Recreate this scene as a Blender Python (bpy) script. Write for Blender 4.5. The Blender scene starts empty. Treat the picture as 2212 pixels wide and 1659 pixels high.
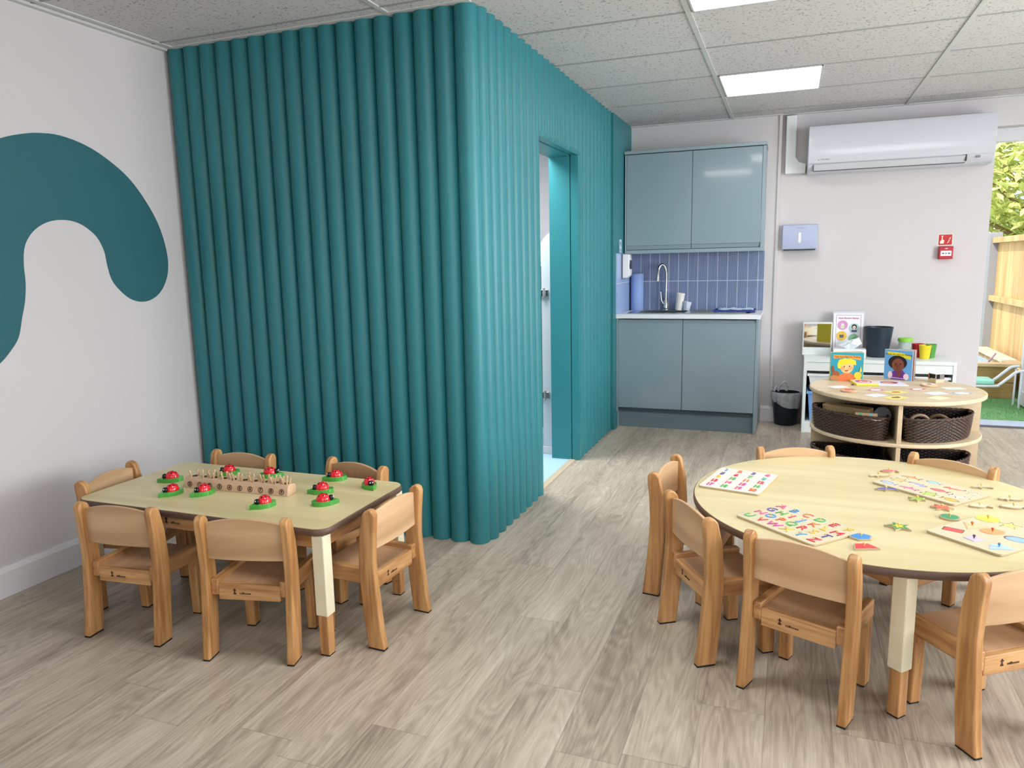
import bpy, bmesh, math, random
from mathutils import Vector, Matrix, Euler
random.seed(7)
PI = math.pi
NUM = ['zero','one','two','three','four','five','six','seven','eight','nine','ten','eleven','twelve','thirteen','fourteen','fifteen','sixteen','seventeen','eighteen','nineteen','twenty']
D = bpy.data
COL = bpy.context.scene.collection

# ------------------------------------------------------------------ colours / materials
def s2l(c):
    return c/12.92 if c <= 0.04045 else ((c+0.055)/1.055)**2.4
def rgb(r, g, b):
    return (s2l(r/255), s2l(g/255), s2l(b/255), 1.0)
_M = {}
def mat(name, col, rough=0.5, metal=0.0, coat=0.0, var=0.06, vscale=6.0, bump=0.0, bscale=60.0, emit=None, es=0.0,
        alpha=1.0, trans=0.0, ior=1.45, spec=0.5, coords='Object'):
    if name in _M: return _M[name]
    m = D.materials.new(name); m.use_nodes = True
    nt = m.node_tree; b = nt.nodes['Principled BSDF']
    b.inputs['Roughness'].default_value = rough
    b.inputs['Metallic'].default_value = metal
    b.inputs['Coat Weight'].default_value = coat
    b.inputs['Coat Roughness'].default_value = 0.05
    b.inputs['Alpha'].default_value = alpha
    b.inputs['Transmission Weight'].default_value = trans
    b.inputs['IOR'].default_value = ior
    b.inputs['Specular IOR Level'].default_value = spec
    tc = nt.nodes.new('ShaderNodeTexCoord')
    n = nt.nodes.new('ShaderNodeTexNoise'); n.inputs['Scale'].default_value = vscale; n.inputs['Detail'].default_value = 3
    nt.links.new(tc.outputs[coords], n.inputs['Vector'])
    mx = nt.nodes.new('ShaderNodeMix'); mx.data_type = 'RGBA'
    mx.inputs['A'].default_value = tuple(c*(1-var) for c in col[:3])+(1,)
    mx.inputs['B'].default_value = tuple(min(1, c*(1+var)) for c in col[:3])+(1,)
    nt.links.new(n.outputs['Fac'], mx.inputs['Factor'])
    nt.links.new(mx.outputs['Result'], b.inputs['Base Color'])
    if bump:
        n2 = nt.nodes.new('ShaderNodeTexNoise'); n2.inputs['Scale'].default_value = bscale; n2.inputs['Detail'].default_value = 4
        nt.links.new(tc.outputs[coords], n2.inputs['Vector'])
        bp = nt.nodes.new('ShaderNodeBump'); bp.inputs['Strength'].default_value = bump; bp.inputs['Distance'].default_value = 0.002
        nt.links.new(n2.outputs['Fac'], bp.inputs['Height']); nt.links.new(bp.outputs['Normal'], b.inputs['Normal'])
    if emit:
        b.inputs['Emission Color'].default_value = emit; b.inputs['Emission Strength'].default_value = es
    _M[name] = m
    return m

def wood(name, c1, c2, axis='Z', scale=1.0, rough=0.42, contrast=1.0, wave=0.5):
    """stretched-noise grain with a few cathedral lines running along axis (object space)"""
    if name in _M: return _M[name]
    m = D.materials.new(name); m.use_nodes = True
    nt = m.node_tree; L = nt.links; b = nt.nodes['Principled BSDF']; b.inputs['Roughness'].default_value = rough
    tc = nt.nodes.new('ShaderNodeTexCoord'); mp = nt.nodes.new('ShaderNodeMapping')
    oi = nt.nodes.new('ShaderNodeObjectInfo')
    st = [26*scale]*3; st['XYZ'.index(axis)] = 2.2*scale
    mp.inputs['Scale'].default_value = st
    L.new(tc.outputs['Object'], mp.inputs['Vector'])
    sc = nt.nodes.new('ShaderNodeVectorMath'); sc.operation = 'SCALE'; sc.inputs[0].default_value = (17, 31, 23)
    L.new(oi.outputs['Random'], sc.inputs['Scale'])
    ad = nt.nodes.new('ShaderNodeVectorMath'); L.new(mp.outputs[0], ad.inputs[0]); L.new(sc.outputs[0], ad.inputs[1])
    n1 = nt.nodes.new('ShaderNodeTexNoise'); n1.inputs['Scale'].default_value = 1.0; n1.inputs['Detail'].default_value = 5
    n1.inputs['Distortion'].default_value = 0.6
    L.new(ad.outputs[0], n1.inputs['Vector'])
    n2 = nt.nodes.new('ShaderNodeTexNoise'); n2.inputs['Scale'].default_value = 0.16; n2.inputs['Detail'].default_value = 2
    L.new(ad.outputs[0], n2.inputs['Vector'])
    mu = nt.nodes.new('ShaderNodeMath'); mu.operation = 'MULTIPLY'; mu.inputs[1].default_value = 34
    L.new(n2.outputs['Fac'], mu.inputs[0])
    si = nt.nodes.new('ShaderNodeMath'); si.operation = 'SINE'; L.new(mu.outputs[0], si.inputs[0])
    s2 = nt.nodes.new('ShaderNodeMath'); s2.operation = 'MULTIPLY_ADD'; s2.inputs[1].default_value = 0.16*wave; 
    L.new(si.outputs[0], s2.inputs[0]); L.new(n1.outputs['Fac'], s2.inputs[2])
    cr = nt.nodes.new('ShaderNodeValToRGB')
    cr.color_ramp.elements[0].position = 0.5-0.22/contrast; cr.color_ramp.elements[0].color = c1
    cr.color_ramp.elements[1].position = 0.5+0.22/contrast; cr.color_ramp.elements[1].color = c2
    L.new(s2.outputs[0], cr.inputs['Fac'])
    L.new(cr.outputs['Color'], b.inputs['Base Color'])
    _M[name] = m
    return m

# ------------------------------------------------------------------ mesh helpers
def box(bm, x0, y0, z0, x1, y1, z1, M=None, mi=0):
    vs = [bm.verts.new(v) for v in [(x0,y0,z0),(x1,y0,z0),(x1,y1,z0),(x0,y1,z0),(x0,y0,z1),(x1,y0,z1),(x1,y1,z1),(x0,y1,z1)]]
    for f in [(3,2,1,0),(4,5,6,7),(0,1,5,4),(1,2,6,5),(2,3,7,6),(3,0,4,7)]:
        fc = bm.faces.new([vs[i] for i in f]); fc.material_index = mi
    if M: bmesh.ops.transform(bm, matrix=M, verts=vs)
    return vs
def prism(bm, poly, a0, a1, plane='XY', mi=0, M=None):
    """extrude a 2-D polygon; plane XY -> along z, XZ -> along y, YZ -> along x"""
    def P(u, v, w):
        return {'XY': (u, v, w), 'XZ': (u, w, v), 'YZ': (w, u, v)}[plane]
    A = [bm.verts.new(P(u, v, a0)) for u, v in poly]; B = [bm.verts.new(P(u, v, a1)) for u, v in poly]
    n = len(poly); fs = [bm.faces.new(A[::-1]), bm.faces.new(B)]
    for i in range(n):
        fs.append(bm.faces.new((A[i], A[(i+1) % n], B[(i+1) % n], B[i])))
    for f in fs: f.material_index = mi
    bmesh.ops.recalc_face_normals(bm, faces=fs)
    if M: bmesh.ops.transform(bm, matrix=M, verts=A+B)
    return A+B
def cyl(bm, c, r, h, seg=24, r2=None, axis='Z', mi=0, caps=True):
    r2 = r if r2 is None else r2
    M = Matrix.Translation(c)
    if axis == 'X': M = M @ Matrix.Rotation(PI/2, 4, 'Y')
    if axis == 'Y': M = M @ Matrix.Rotation(-PI/2, 4, 'X')
    A = [bm.verts.new(M @ Vector((r*math.cos(2*PI*i/seg), r*math.sin(2*PI*i/seg), 0))) for i in range(seg)]
    B = [bm.verts.new(M @ Vector((r2*math.cos(2*PI*i/seg), r2*math.sin(2*PI*i/seg), h))) for i in range(seg)]
    fs = []
    if caps: fs += [bm.faces.new(A[::-1]), bm.faces.new(B)]
    for i in range(seg): fs.append(bm.faces.new((A[i], A[(i+1) % seg], B[(i+1) % seg], B[i])))
    for f in fs: f.material_index = mi
    return A+B
def lathe(bm, prof, seg=32, c=(0, 0, 0), mi=0, closed=False):
    rings = []
    for r, z in prof:
        if r < 1e-6: rings.append([bm.verts.new((c[0], c[1], c[2]+z))])
        else: rings.append([bm.verts.new((c[0]+r*math.cos(2*PI*i/seg), c[1]+r*math.sin(2*PI*i/seg), c[2]+z)) for i in range(seg)])
    fs = []
    pairs = list(zip(rings, rings[1:])) + ([(rings[-1], rings[0])] if closed else [])
    for a, b in pairs:
        for i in range(seg):
            j = (i+1) % seg
            if len(a) == 1 and len(b) == 1: continue
            if len(a) == 1: fs.append(bm.faces.new((a[0], b[j], b[i])))
            elif len(b) == 1: fs.append(bm.faces.new((a[i], a[j], b[0])))
            else: fs.append(bm.faces.new((a[i], a[j], b[j], b[i])))
    for f in fs: f.material_index = mi
    bmesh.ops.recalc_face_normals(bm, faces=fs)
    return [v for r in rings for v in r]
def tube(bm, pts, r, seg=8, mi=0, closed=False, caps=True):
    pts = [Vector(p) for p in pts]; n = len(pts); rings = []
    up = Vector((0, 0, 1))
    for i, p in enumerate(pts):
        a = pts[(i-1) % n] if closed else pts[max(i-1, 0)]
        b = pts[(i+1) % n] if closed else pts[min(i+1, n-1)]
        t = (b-a).normalized() if (b-a).length > 1e-9 else Vector((0, 0, 1))
        u = t.cross(up)
        if u.length < 0.05: u = t.cross(Vector((0, 1, 0)))
        u.normalize(); v = t.cross(u)
        rr = r[i] if isinstance(r, (list, tuple)) else r
        rings.append([bm.verts.new(p+u*rr*math.cos(2*PI*k/seg)+v*rr*math.sin(2*PI*k/seg)) for k in range(seg)])
    fs = []
    for i in range(n if closed else n-1):
        A, B = rings[i], rings[(i+1) % n]
        for k in range(seg): fs.append(bm.faces.new((A[k], A[(k+1) % seg], B[(k+1) % seg], B[k])))
    if caps and not closed: fs += [bm.faces.new(rings[0][::-1]), bm.faces.new(rings[-1])]
    for f in fs: f.material_index = mi
    return [v for r_ in rings for v in r_]
def ball(bm, c, rx, ry, rz, u=16, v=10, zmin=-1.0, mi=0):
    prof = []
    for i in range(v+1):
        a = -PI/2+PI*i/v; z = math.sin(a)
        if z < zmin: z = zmin; 
        prof.append((math.sqrt(max(0, 1-z*z)) if z > -1 else 0, z))
    pr = []
    for p in prof:
        if not pr or abs(pr[-1][1]-p[1]) > 1e-6: pr.append(p)
    if zmin > -1: pr = [(0, zmin)]+pr
    pr[-1] = (0, 1)
    vs = lathe(bm, pr, u, mi=mi)
    bmesh.ops.transform(bm, matrix=Matrix.Translation(c) @ Matrix.Diagonal((rx, ry, rz, 1)), verts=vs)
    return vs
def rrect(w, h, r, n=6, cx=0, cy=0):
    pts = []
    for (sx, sy, a0) in ((1, 1, 0), (-1, 1, PI/2), (-1, -1, PI), (1, -1, 1.5*PI)):
        for i in range(n+1):
            a = a0+PI/2*i/n
            pts.append((cx+sx*(w/2-r)+r*math.cos(a), cy+sy*(h/2-r)+r*math.sin(a)))
    return pts
def circ(r, n=24, cx=0, cy=0, ry=None, a0=0):
    ry = r if ry is None else ry
    return [(cx+r*math.cos(a0+2*PI*i/n), cy+ry*math.sin(a0+2*PI*i/n)) for i in range(n)]
def spline(pts, n=6, closed=True):
    out = []; N = len(pts)
    for i in range(N if closed else N-1):
        g = lambda k: pts[k % N] if closed else pts[max(0, min(N-1, k))]
        p0, p1, p2, p3 = g(i-1), g(i), g(i+1), g(i+2)
        for k in range(n):
            t = k/n
            out.append(tuple(0.5*((2*b)+(-a+c)*t+(2*a-5*b+4*c-d)*t*t+(-a+3*b-3*c+d)*t**3) for a, b, c, d in zip(p0, p1, p2, p3)))
    if not closed: out.append(tuple(pts[-1]))
    return out

def obj(name, bm, m, parent=None, loc=(0, 0, 0), rotz=0, rot=None, smooth=35, bevel=0, bseg=2, scale=None):
    me = D.meshes.new(name); bm.to_mesh(me); bm.free()
    for mm in (m if isinstance(m, (list, tuple)) else [m]): me.materials.append(mm)
    if smooth:
        me.shade_smooth(); me.set_sharp_from_angle(angle=math.radians(smooth))
    o = D.objects.new(name, me); COL.objects.link(o)
    o.location = loc; o.rotation_euler = rot if rot else (0, 0, rotz)
    if scale: o.scale = scale
    if parent: o.parent = parent
    if bevel:
        md = o.modifiers.new('bevel', 'BEVEL'); md.width = bevel; md.segments = bseg; md.limit_method = 'ANGLE'; md.angle_limit = math.radians(40)
        md.harden_normals = False
    return o
def tag(o, label, cat, group=None, kind=None):
    o['label'] = label; o['category'] = cat
    if group: o['group'] = group
    if kind: o['kind'] = kind
    return o
def thing(name, label, cat, loc=(0, 0, 0), rotz=0, group=None, rot=None):
    o = D.objects.new(name, None); COL.objects.link(o); o.empty_display_size = 0.05
    o.location = loc; o.rotation_euler = rot if rot else (0, 0, rotz)
    return tag(o, label, cat, group)
def struct(name, bm, m, parent=None, **k):
    o = obj(name, bm, m, parent, **k)
    if not parent: o['kind'] = 'structure'
    return o
def B(): return bmesh.new()
def bx(*a, **k):
    b = B(); box(b, *a, **k); return b
def dup(root, loc, rotz, label, group=None, name=None):
    r = root.copy(); COL.objects.link(r); r.location = loc; r.rotation_euler = (0, 0, rotz); r['label'] = label
    if group: r['group'] = group
    for ch in list(root.children):
        c = ch.copy(); COL.objects.link(c); c.parent = r
        for g in list(ch.children):
            d = g.copy(); COL.objects.link(d); d.parent = c
    return r
def text_bm(bm, s, size, x=0, y=0, z0=0, z1=0.0003, mi=0, align='CENTER', M=None, sx=1.0, bold=0.0):
    cu = D.curves.new('t', 'FONT'); cu.body = s; cu.size = size; cu.align_x = align; cu.align_y = 'CENTER'
    cu.extrude = max(1e-5, (z1-z0)/2); cu.resolution_u = 3; cu.offset = bold
    to = D.objects.new('t', cu); COL.objects.link(to); bpy.context.view_layer.update()
    me = to.to_mesh()
    n0 = len(bm.verts); f0 = len(bm.faces)
    bm.from_mesh(me); bm.verts.ensure_lookup_table(); bm.faces.ensure_lookup_table()
    vs = bm.verts[n0:]
    for f in bm.faces[f0:]: f.material_index = mi
    T = Matrix.Translation((x, y, (z0+z1)/2)) @ Matrix.Diagonal((sx, 1, 1, 1))
    bmesh.ops.transform(bm, matrix=(M @ T) if M else T, verts=vs)
    to.to_mesh_clear(); D.objects.remove(to); D.curves.remove(cu)
class Flat:
    """layered flat artwork in the local XY plane, one mesh with several material slots"""
    def __init__(s, t=0.00025): s.bm = B(); s.m = []; s.z = 0.0; s.t = t
    def mi(s, m):
        if m not in s.m: s.m.append(m)
        return s.m.index(m)
    def poly(s, pts, m): prism(s.bm, pts, s.z, s.z+s.t, mi=s.mi(m)); s.z += s.t; return s
    def text(s, t, size, m, x=0, y=0, **k): text_bm(s.bm, t, size, x, y, s.z, s.z+s.t, mi=s.mi(m), **k); s.z += s.t; return s
    def obj(s, name, parent=None, **k): return obj(name, s.bm, s.m, parent, smooth=0, **k)
def flatcol(r, g, b, rough=0.5, coat=0.0): return mat('c_%d_%d_%d' % (r, g, b), rgb(r, g, b), rough, coat=coat, var=0.03)

# ------------------------------------------------------------------ materials
beech = wood('beech_frame_z', rgb(164,114,64), rgb(204,156,102), 'Z', 2.0, contrast=1.2)
beechY = wood('beech_frame_y', rgb(164,114,66), rgb(202,154,102), 'Y', 2.0, contrast=1.2)
beechX = wood('beech_frame_x', rgb(168,118,70), rgb(208,162,110), 'X', 2.0, contrast=1.2)
ply = wood('beech_ply', rgb(188,150,110), rgb(214,178,138), 'X', 0.8, rough=0.4, wave=1.5, contrast=.8)
plyseat = wood('beech_ply_seat', rgb(176,136,100), rgb(196,156,120), 'Y', 0.7, rough=0.45)
maple = wood('maple_laminate', rgb(197,182,133), rgb(216,202,158), 'X', 0.45, rough=0.32, wave=0.3)
mapleU = wood('maple_unit', rgb(196,174,140), rgb(212,192,160), 'X', 0.5, rough=0.4, wave=0.3)
edging = mat('brown_edging', rgb(96,74,62), 0.45)
cream = mat('cream_sleeve', rgb(232,226,196), 0.4)
rubber = mat('dark_rubber', rgb(34,30,28), 0.8)
white = mat('white_plastic', rgb(232,233,236), 0.35)
whitewood = mat('white_laminate', rgb(226,232,230), 0.35)
walls = mat('wall_paint', rgb(208,204,205), 0.75, var=0.015, vscale=1.5, bump=0.05, bscale=220)
skirt = mat('skirting_gloss', rgb(226,225,229), 0.35, var=0.02)
teal = mat('teal_paint', rgb(44,122,130), 0.42, var=0.04, vscale=2.0, bump=0.03, bscale=90)
tealmural = mat('teal_mural_paint', rgb(40,98,106), 0.6, var=0.04, vscale=2.0)
chrome = mat('brushed_steel', rgb(190,190,188), 0.22, metal=1.0, var=0.03)
black = mat('black_gloss', rgb(16,16,18), 0.25)
navy = mat('navy_plastic', rgb(34,48,62), 0.4)

def floor_mat():
    m = D.materials.new('oak_plank_vinyl'); m.use_nodes = True; nt = m.node_tree; L = nt.links; b = nt.nodes['Principled BSDF']
    N = nt.nodes.new
    def math_(op, a, b_=None, c=None):
        n = N('ShaderNodeMath'); n.operation = op
        for i, v in enumerate((a, b_, c)):
            if v is None: continue
            if isinstance(v, (int, float)): n.inputs[i].default_value = v
            else: L.new(v, n.inputs[i])
        return n.outputs[0]
    tc = N('ShaderNodeTexCoord'); sp = N('ShaderNodeSeparateXYZ'); L.new(tc.outputs['Object'], sp.inputs[0])
    X, Y = sp.outputs['X'], sp.outputs['Y']
    W, LEN = 0.178, 1.22
    xs = math_('DIVIDE', math_('ADD', X, 0.04), W); px = math_('FLOOR', xs); fx = math_('FRACT', xs)
    wn = N('ShaderNodeTexWhiteNoise'); wn.noise_dimensions = '1D'; L.new(px, wn.inputs['W'])
    ys = math_('ADD', math_('DIVIDE', Y, LEN), math_('MULTIPLY', wn.outputs['Value'], 7.3)); py = math_('FLOOR', ys); fy = math_('FRACT', ys)
    cb = N('ShaderNodeCombineXYZ'); L.new(px, cb.inputs[0]); L.new(py, cb.inputs[1])
    wn2 = N('ShaderNodeTexWhiteNoise'); wn2.noise_dimensions = '3D'; L.new(cb.outputs[0], wn2.inputs['Vector'])
    pid = wn2.outputs['Value']
    def coords(sx, sy, k):
        c = N('ShaderNodeCombineXYZ')
        L.new(math_('ADD', math_('MULTIPLY', X, sx), math_('MULTIPLY', pid, k)), c.inputs[0])
        L.new(math_('MULTIPLY', Y, sy), c.inputs[1]); L.new(math_('MULTIPLY', pid, k*1.7), c.inputs[2])
        return c.outputs[0]
    def noise(v, det, dist=0.0, rough=0.5):
        n = N('ShaderNodeTexNoise'); n.inputs['Scale'].default_value = 1; n.inputs['Detail'].default_value = det
        n.inputs['Distortion'].default_value = dist; n.inputs['Roughness'].default_value = rough
        L.new(v, n.inputs['Vector']); return n.outputs['Fac']
    fine = noise(coords(240, 6, 41), 5, 0.9, 0.7)
    med = noise(coords(16, 1.9, 67), 5, 1.4, 0.6)
    big = noise(coords(7, 0.7, 29), 2, 0.4)
    cath = noise(coords(7, 1.0, 83), 2, 0.25)
    ring = math_('SINE', math_('MULTIPLY', cath, 120))
    knot = noise(coords(9, 3.2, 13), 2, 0.0)
    kn = N('ShaderNodeMapRange'); kn.inputs['From Min'].default_value = 0.70; kn.inputs['From Max'].default_value = 0.80; L.new(knot, kn.inputs['Value'])
    f = math_('ADD', math_('MULTIPLY', med, 0.50), math_('MULTIPLY', fine, 0.50))
    f = math_('ADD', f, math_('MULTIPLY', math_('MULTIPLY', ring, math_('MULTIPLY', fine, 1.4)), 0.06))
    f = math_('ADD', f, math_('MULTIPLY', math_('SUBTRACT', big, 0.5), 0.45))
    f = math_('ADD', f, math_('MULTIPLY', math_('SUBTRACT', pid, 0.5), 0.07))
    f = math_('SUBTRACT', f, math_('MULTIPLY', kn.outputs[0], 0.22))
    cr = N('ShaderNodeValToRGB'); e = cr.color_ramp.elements
    e[0].position = 0.28; e[0].color = rgb(132,119,106); e[1].position = 0.74; e[1].color = rgb(200,191,175)
    e2 = cr.color_ramp.elements.new(0.50); e2.color = rgb(172,160,144)
    L.new(f, cr.inputs['Fac'])
    # seams
    sx = math_('MINIMUM', fx, math_('SUBTRACT', 1, fx)); sy = math_('MULTIPLY', math_('MINIMUM', fy, math_('SUBTRACT', 1, fy)), LEN/W)
    d = math_('MINIMUM', sx, sy)
    mr = N('ShaderNodeMapRange'); mr.inputs['From Min'].default_value = 0.003; mr.inputs['From Max'].default_value = 0.012
    mr.inputs['To Min'].default_value = 0.72; mr.inputs['To Max'].default_value = 1.0; L.new(d, mr.inputs['Value'])
    mx = N('ShaderNodeMix'); mx.data_type = 'RGBA'; mx.blend_type = 'MULTIPLY'; mx.inputs['Factor'].default_value = 1
    L.new(cr.outputs['Color'], mx.inputs['A']); L.new(mr.outputs[0], mx.inputs['B'])
    L.new(mx.outputs['Result'], b.inputs['Base Color'])
    b.inputs['Roughness'].default_value = 0.42
    b.inputs['Specular IOR Level'].default_value = 0.45
    bp = N('ShaderNodeBump'); bp.inputs['Strength'].default_value = 0.12; bp.inputs['Distance'].default_value = 0.002
    L.new(math_('ADD', fine, math_('MULTIPLY', mr.outputs[0], 0.8)), bp.inputs['Height']); L.new(bp.outputs['Normal'], b.inputs['Normal'])
    return m
def ceiling_mat():
    m = D.materials.new('mineral_fibre_tile'); m.use_nodes = True; nt = m.node_tree; L = nt.links; b = nt.nodes['Principled BSDF']; N = nt.nodes.new
    tc = N('ShaderNodeTexCoord')
    v = N('ShaderNodeTexNoise'); v.inputs['Scale'].default_value = 85; v.inputs['Detail'].default_value = 3; L.new(tc.outputs['Object'], v.inputs['Vector'])
    cr = N('ShaderNodeValToRGB'); e = cr.color_ramp.elements
    e[0].position = 0.33; e[0].color = rgb(150,150,150); e[1].position = 0.42; e[1].color = rgb(212,210,210)
    L.new(v.outputs['Fac'], cr.inputs['Fac']); L.new(cr.outputs['Color'], b.inputs['Base Color']); b.inputs['Roughness'].default_value = 0.9
    return m
def ribtile_mat():
    """reeded blue kit-kat tiles: x along the wall, z up (object space)"""
    m = D.materials.new('reeded_blue_tile'); m.use_nodes = True; nt = m.node_tree; L = nt.links; b = nt.nodes['Principled BSDF']; N = nt.nodes.new
    def math_(op, a, b_=None):
        n = N('ShaderNodeMath'); n.operation = op
        for i, v in enumerate((a, b_)):
            if v is None: continue
            if isinstance(v, (int, float)): n.inputs[i].default_value = v
            else: L.new(v, n.inputs[i])
        return n.outputs[0]
    tc = N('ShaderNodeTexCoord'); sp = N('ShaderNodeSeparateXYZ'); L.new(tc.outputs['Object'], sp.inputs[0])
    W = 0.0788
    fx = math_('FRACT', math_('DIVIDE', math_('ADD', sp.outputs['X'], 0.0395), W))
    gx = math_('LESS_THAN', math_('MINIMUM', fx, math_('SUBTRACT', 1, fx)), 0.026)
    fz = math_('ABSOLUTE', math_('SUBTRACT', sp.outputs['Z'], 1.151))
    gz = math_('LESS_THAN', fz, 0.0022)
    g = math_('MAXIMUM', gx, gz)
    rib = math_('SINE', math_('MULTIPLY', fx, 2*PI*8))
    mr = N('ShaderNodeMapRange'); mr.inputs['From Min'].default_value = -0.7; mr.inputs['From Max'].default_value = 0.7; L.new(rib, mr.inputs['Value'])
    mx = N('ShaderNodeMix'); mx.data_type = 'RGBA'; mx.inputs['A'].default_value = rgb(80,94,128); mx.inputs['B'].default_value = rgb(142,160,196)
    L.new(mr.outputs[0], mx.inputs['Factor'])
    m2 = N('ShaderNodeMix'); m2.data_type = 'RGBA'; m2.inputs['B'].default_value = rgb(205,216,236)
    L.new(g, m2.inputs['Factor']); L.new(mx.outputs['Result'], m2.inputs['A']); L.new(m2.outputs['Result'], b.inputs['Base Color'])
    b.inputs['Roughness'].default_value = 0.2
    bp = N('ShaderNodeBump'); bp.inputs['Strength'].default_value = 0.4; bp.inputs['Distance'].default_value = 0.003
    L.new(mr.outputs[0], bp.inputs['Height']); L.new(bp.outputs['Normal'], b.inputs['Normal'])
    return m

H = 2.416; XL = -1.766; YB = 3.283; YR = 3.312; XR = 4.7; YF = -5.4
Fm = floor_mat(); Cm = ceiling_mat()

# ------------------------------------------------------------------ room shell
struct('floor', bx(XL-.1, YF-.1, -.05, XR+.1, 3.50, 0), Fm, smooth=0)
struct('ceiling', bx(XL-.1, YF-.1, H, XR+.1, 3.6, H+.05), Cm, smooth=0)
struct('wall_left', bx(XL-.12, YF-.1, 0, XL, 3.55, H), walls, smooth=0)
# back wall with the garden-door opening
b = B()
box(b, XL-.1, YR, 0, 2.565, 3.50, H); box(b, 2.565, YR, 2.215, 4.3, 3.50, H); box(b, 4.3, YR, 0, XR+.1, 3.50, H)
struct('wall_back', b, walls, smooth=0)
struct('wall_pier', bx(-.05, YB, 0, 1.128, YR, H), walls, smooth=0)
# right wall with two windows, front wall with one high window and one added for light
b = B()
for (y0, y1) in ((YF-.1, -4.2), (-2.2, -1.2), (0.9, YR)): box(b, XR, y0, 0, XR+.15, y1, H)
for (y0, y1) in ((-4.2, -2.2), (-1.2, 0.9)): box(b, XR, y0, 0, XR+.15, y1, .5); box(b, XR, y0, 2.2, XR+.15, y1, H)
struct('wall_right', b, walls, smooth=0)
b = B()
box(b, XL-.1, YF-.15, 0, -.86, YF, H); box(b, -.18, YF-.15, 0, 1.7, YF, H); box(b, 3.7, YF-.15, 0, XR+.1, YF, H); box(b, 1.7, YF-.15, 0, 3.7, YF, .7); box(b, 1.7, YF-.15, 2.15, 3.7, YF, H); box(b, -.86, YF-.15, 0, -.18, YF, 1.74); box(b, -.86, YF-.15, 2.10, -.18, YF, H)
struct('wall_front', b, walls, smooth=0)
frame_m = mat('white_frame_pvc', rgb(225,228,230), 0.3)
for i, (y0, y1) in enumerate(((-4.2, -2.2), (-1.2, 0.9))):
    b = B(); box(b, XR+.03, y0, .5, XR+.09, y0+.06, 2.2); box(b, XR+.03, y1-.06, .5, XR+.09, y1, 2.2)
    box(b, XR+.03, y0, .5, XR+.09, y1, .56); box(b, XR+.03, y0, 2.14, XR+.09, y1, 2.2); ym = (y0+y1)/2; box(b, XR+.03, ym-.03, .56, XR+.09, ym+.03, 2.14)
    w = struct('window_%d' % (i+1), b, frame_m, smooth=0)
b = B(); box(b, -.86, YF-.1, 1.74, -.18, YF-.04, 1.77); box(b, -.86, YF-.1, 2.07, -.18, YF-.04, 2.10); box(b, -.86, YF-.1, 1.77, -.83, YF-.04, 2.07); box(b, -.21, YF-.1, 1.77, -.18, YF-.04, 2.07); box(b, -.51, YF-.1, 1.77, -.31, YF-.04, 2.07)
struct('window_3', b, frame_m, smooth=0)
b = B()
for (x0, z0, x1, z1) in ((1.7, .7, 3.7, .76), (1.7, 2.09, 3.7, 2.15), (1.7, .76, 1.76, 2.09), (3.64, .76, 3.7, 2.09), (2.67, .76, 2.73, 2.09)): box(b, x0, YF-.1, z0, x1, YF-.04, z1)
struct('window_4', b, frame_m, smooth=0)  # added window, put in to bring more light onto the left wall
# skirting boards
def skirting(name, prof_poly, a0, a1, plane): 
    b = B(); prism(b, prof_poly, a0, a1, plane); return struct(name, b, skirt, smooth=0)
sk = [(0, 0), (.02, 0), (.02, .105), (.016, .112), (.012, .12), (.010, .125), (0, .125)]
skirting('baseboard_left', [(XL+u, v) for u, v in sk], YF, .05, 'XZ')
skirting('baseboard_back', [(YB-u, v) for u, v in sk], 1.035, 1.15, 'YZ')
# perimeter trim of the ceiling
b = B(); box(b, XL, YF, H-.012, XL+.028, .05, H); struct('trim_1', b, mat('grid_white', rgb(205,207,205), .5), smooth=0)
b = B(); box(b, -.05, YB-.03, H-.006, 1.128, YB, H); box(b, 1.128, YR-.03, H-.006, XR, YR, H); struct('trim_2', b, _M['grid_white'], smooth=0)
b = B(); box(b, XL, .03, H-.004, -.08, .062, H+.002); struct('trim_3', b, _M['grid_white'], smooth=0)
# ceiling grid of tees
gx = [-1.69+1.225*i for i in range(0, 6)]; gx = [-1.70, -.475, .755, 1.98, 3.205, 4.43]
gy = [.575+.617*k for k in range(-10, 5)]
b = B()
for x in gx:
    for seg in ((YF, YR),):
        box(b, x-.012, seg[0], H-.005, x+.012, seg[1], H+.001)
struct('trim_4', b, _M['grid_white'], smooth=0)
b = B()
for y in gy:
    for xa, xb in zip([XL]+gx, gx+[XR]): box(b, xa+(.012 if xa != XL else 0), y-.006, H-.0035, xb-(.012 if xb != XR else 0), y+.006, H+.001)
struct('trim_6', b, mat('cross_tee_grey', rgb(158,160,158), .6), smooth=0)  # darker grey paints the shadow gap along the cross tees

# ------------------------------------------------------------------ teal pod: front face (tubes), side face (tubes, doorway)
r = .05
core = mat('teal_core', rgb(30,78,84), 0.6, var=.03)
def tubebm(cx, cy, z0, z1, rr=r, seg=28):
    b = B(); cyl(b, (cx, cy, z0), rr, z1-z0, seg); return b
wf = struct('wall_partition_front', bx(XL, .098, 0, -.125, .15, H), core, smooth=0)
for j in range(17):
    cx = -.125-(16-j)*.0994
    obj('tube', tubebm(cx, .098, 0.001, H-.001, .0497), teal, wf)
ws = B()
box(ws, -.155, .15, 0, -.105, .895, H); box(ws, -.155, .895, 2.0, -.105, 1.70, H); box(ws, -.155, 1.70, 0, -.105, 3.283, H)
ws = struct('wall_partition_side', ws, core, smooth=0)
for k in range(25):
    cy = .162+.1*k
    z0 = 2.0 if 8 <= k <= 15 else .001
    obj('tube', tubebm(-.106, cy, z0, H-.001), teal, ws)
obj('flat_panel', bx(-.106, 2.615, 0, -.05, YB, H), teal, ws, smooth=0)
obj('skirting_block', bx(-.05, 2.615, 0, -.034, 2.712, .13), teal, ws, smooth=0, bevel=.004)
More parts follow.
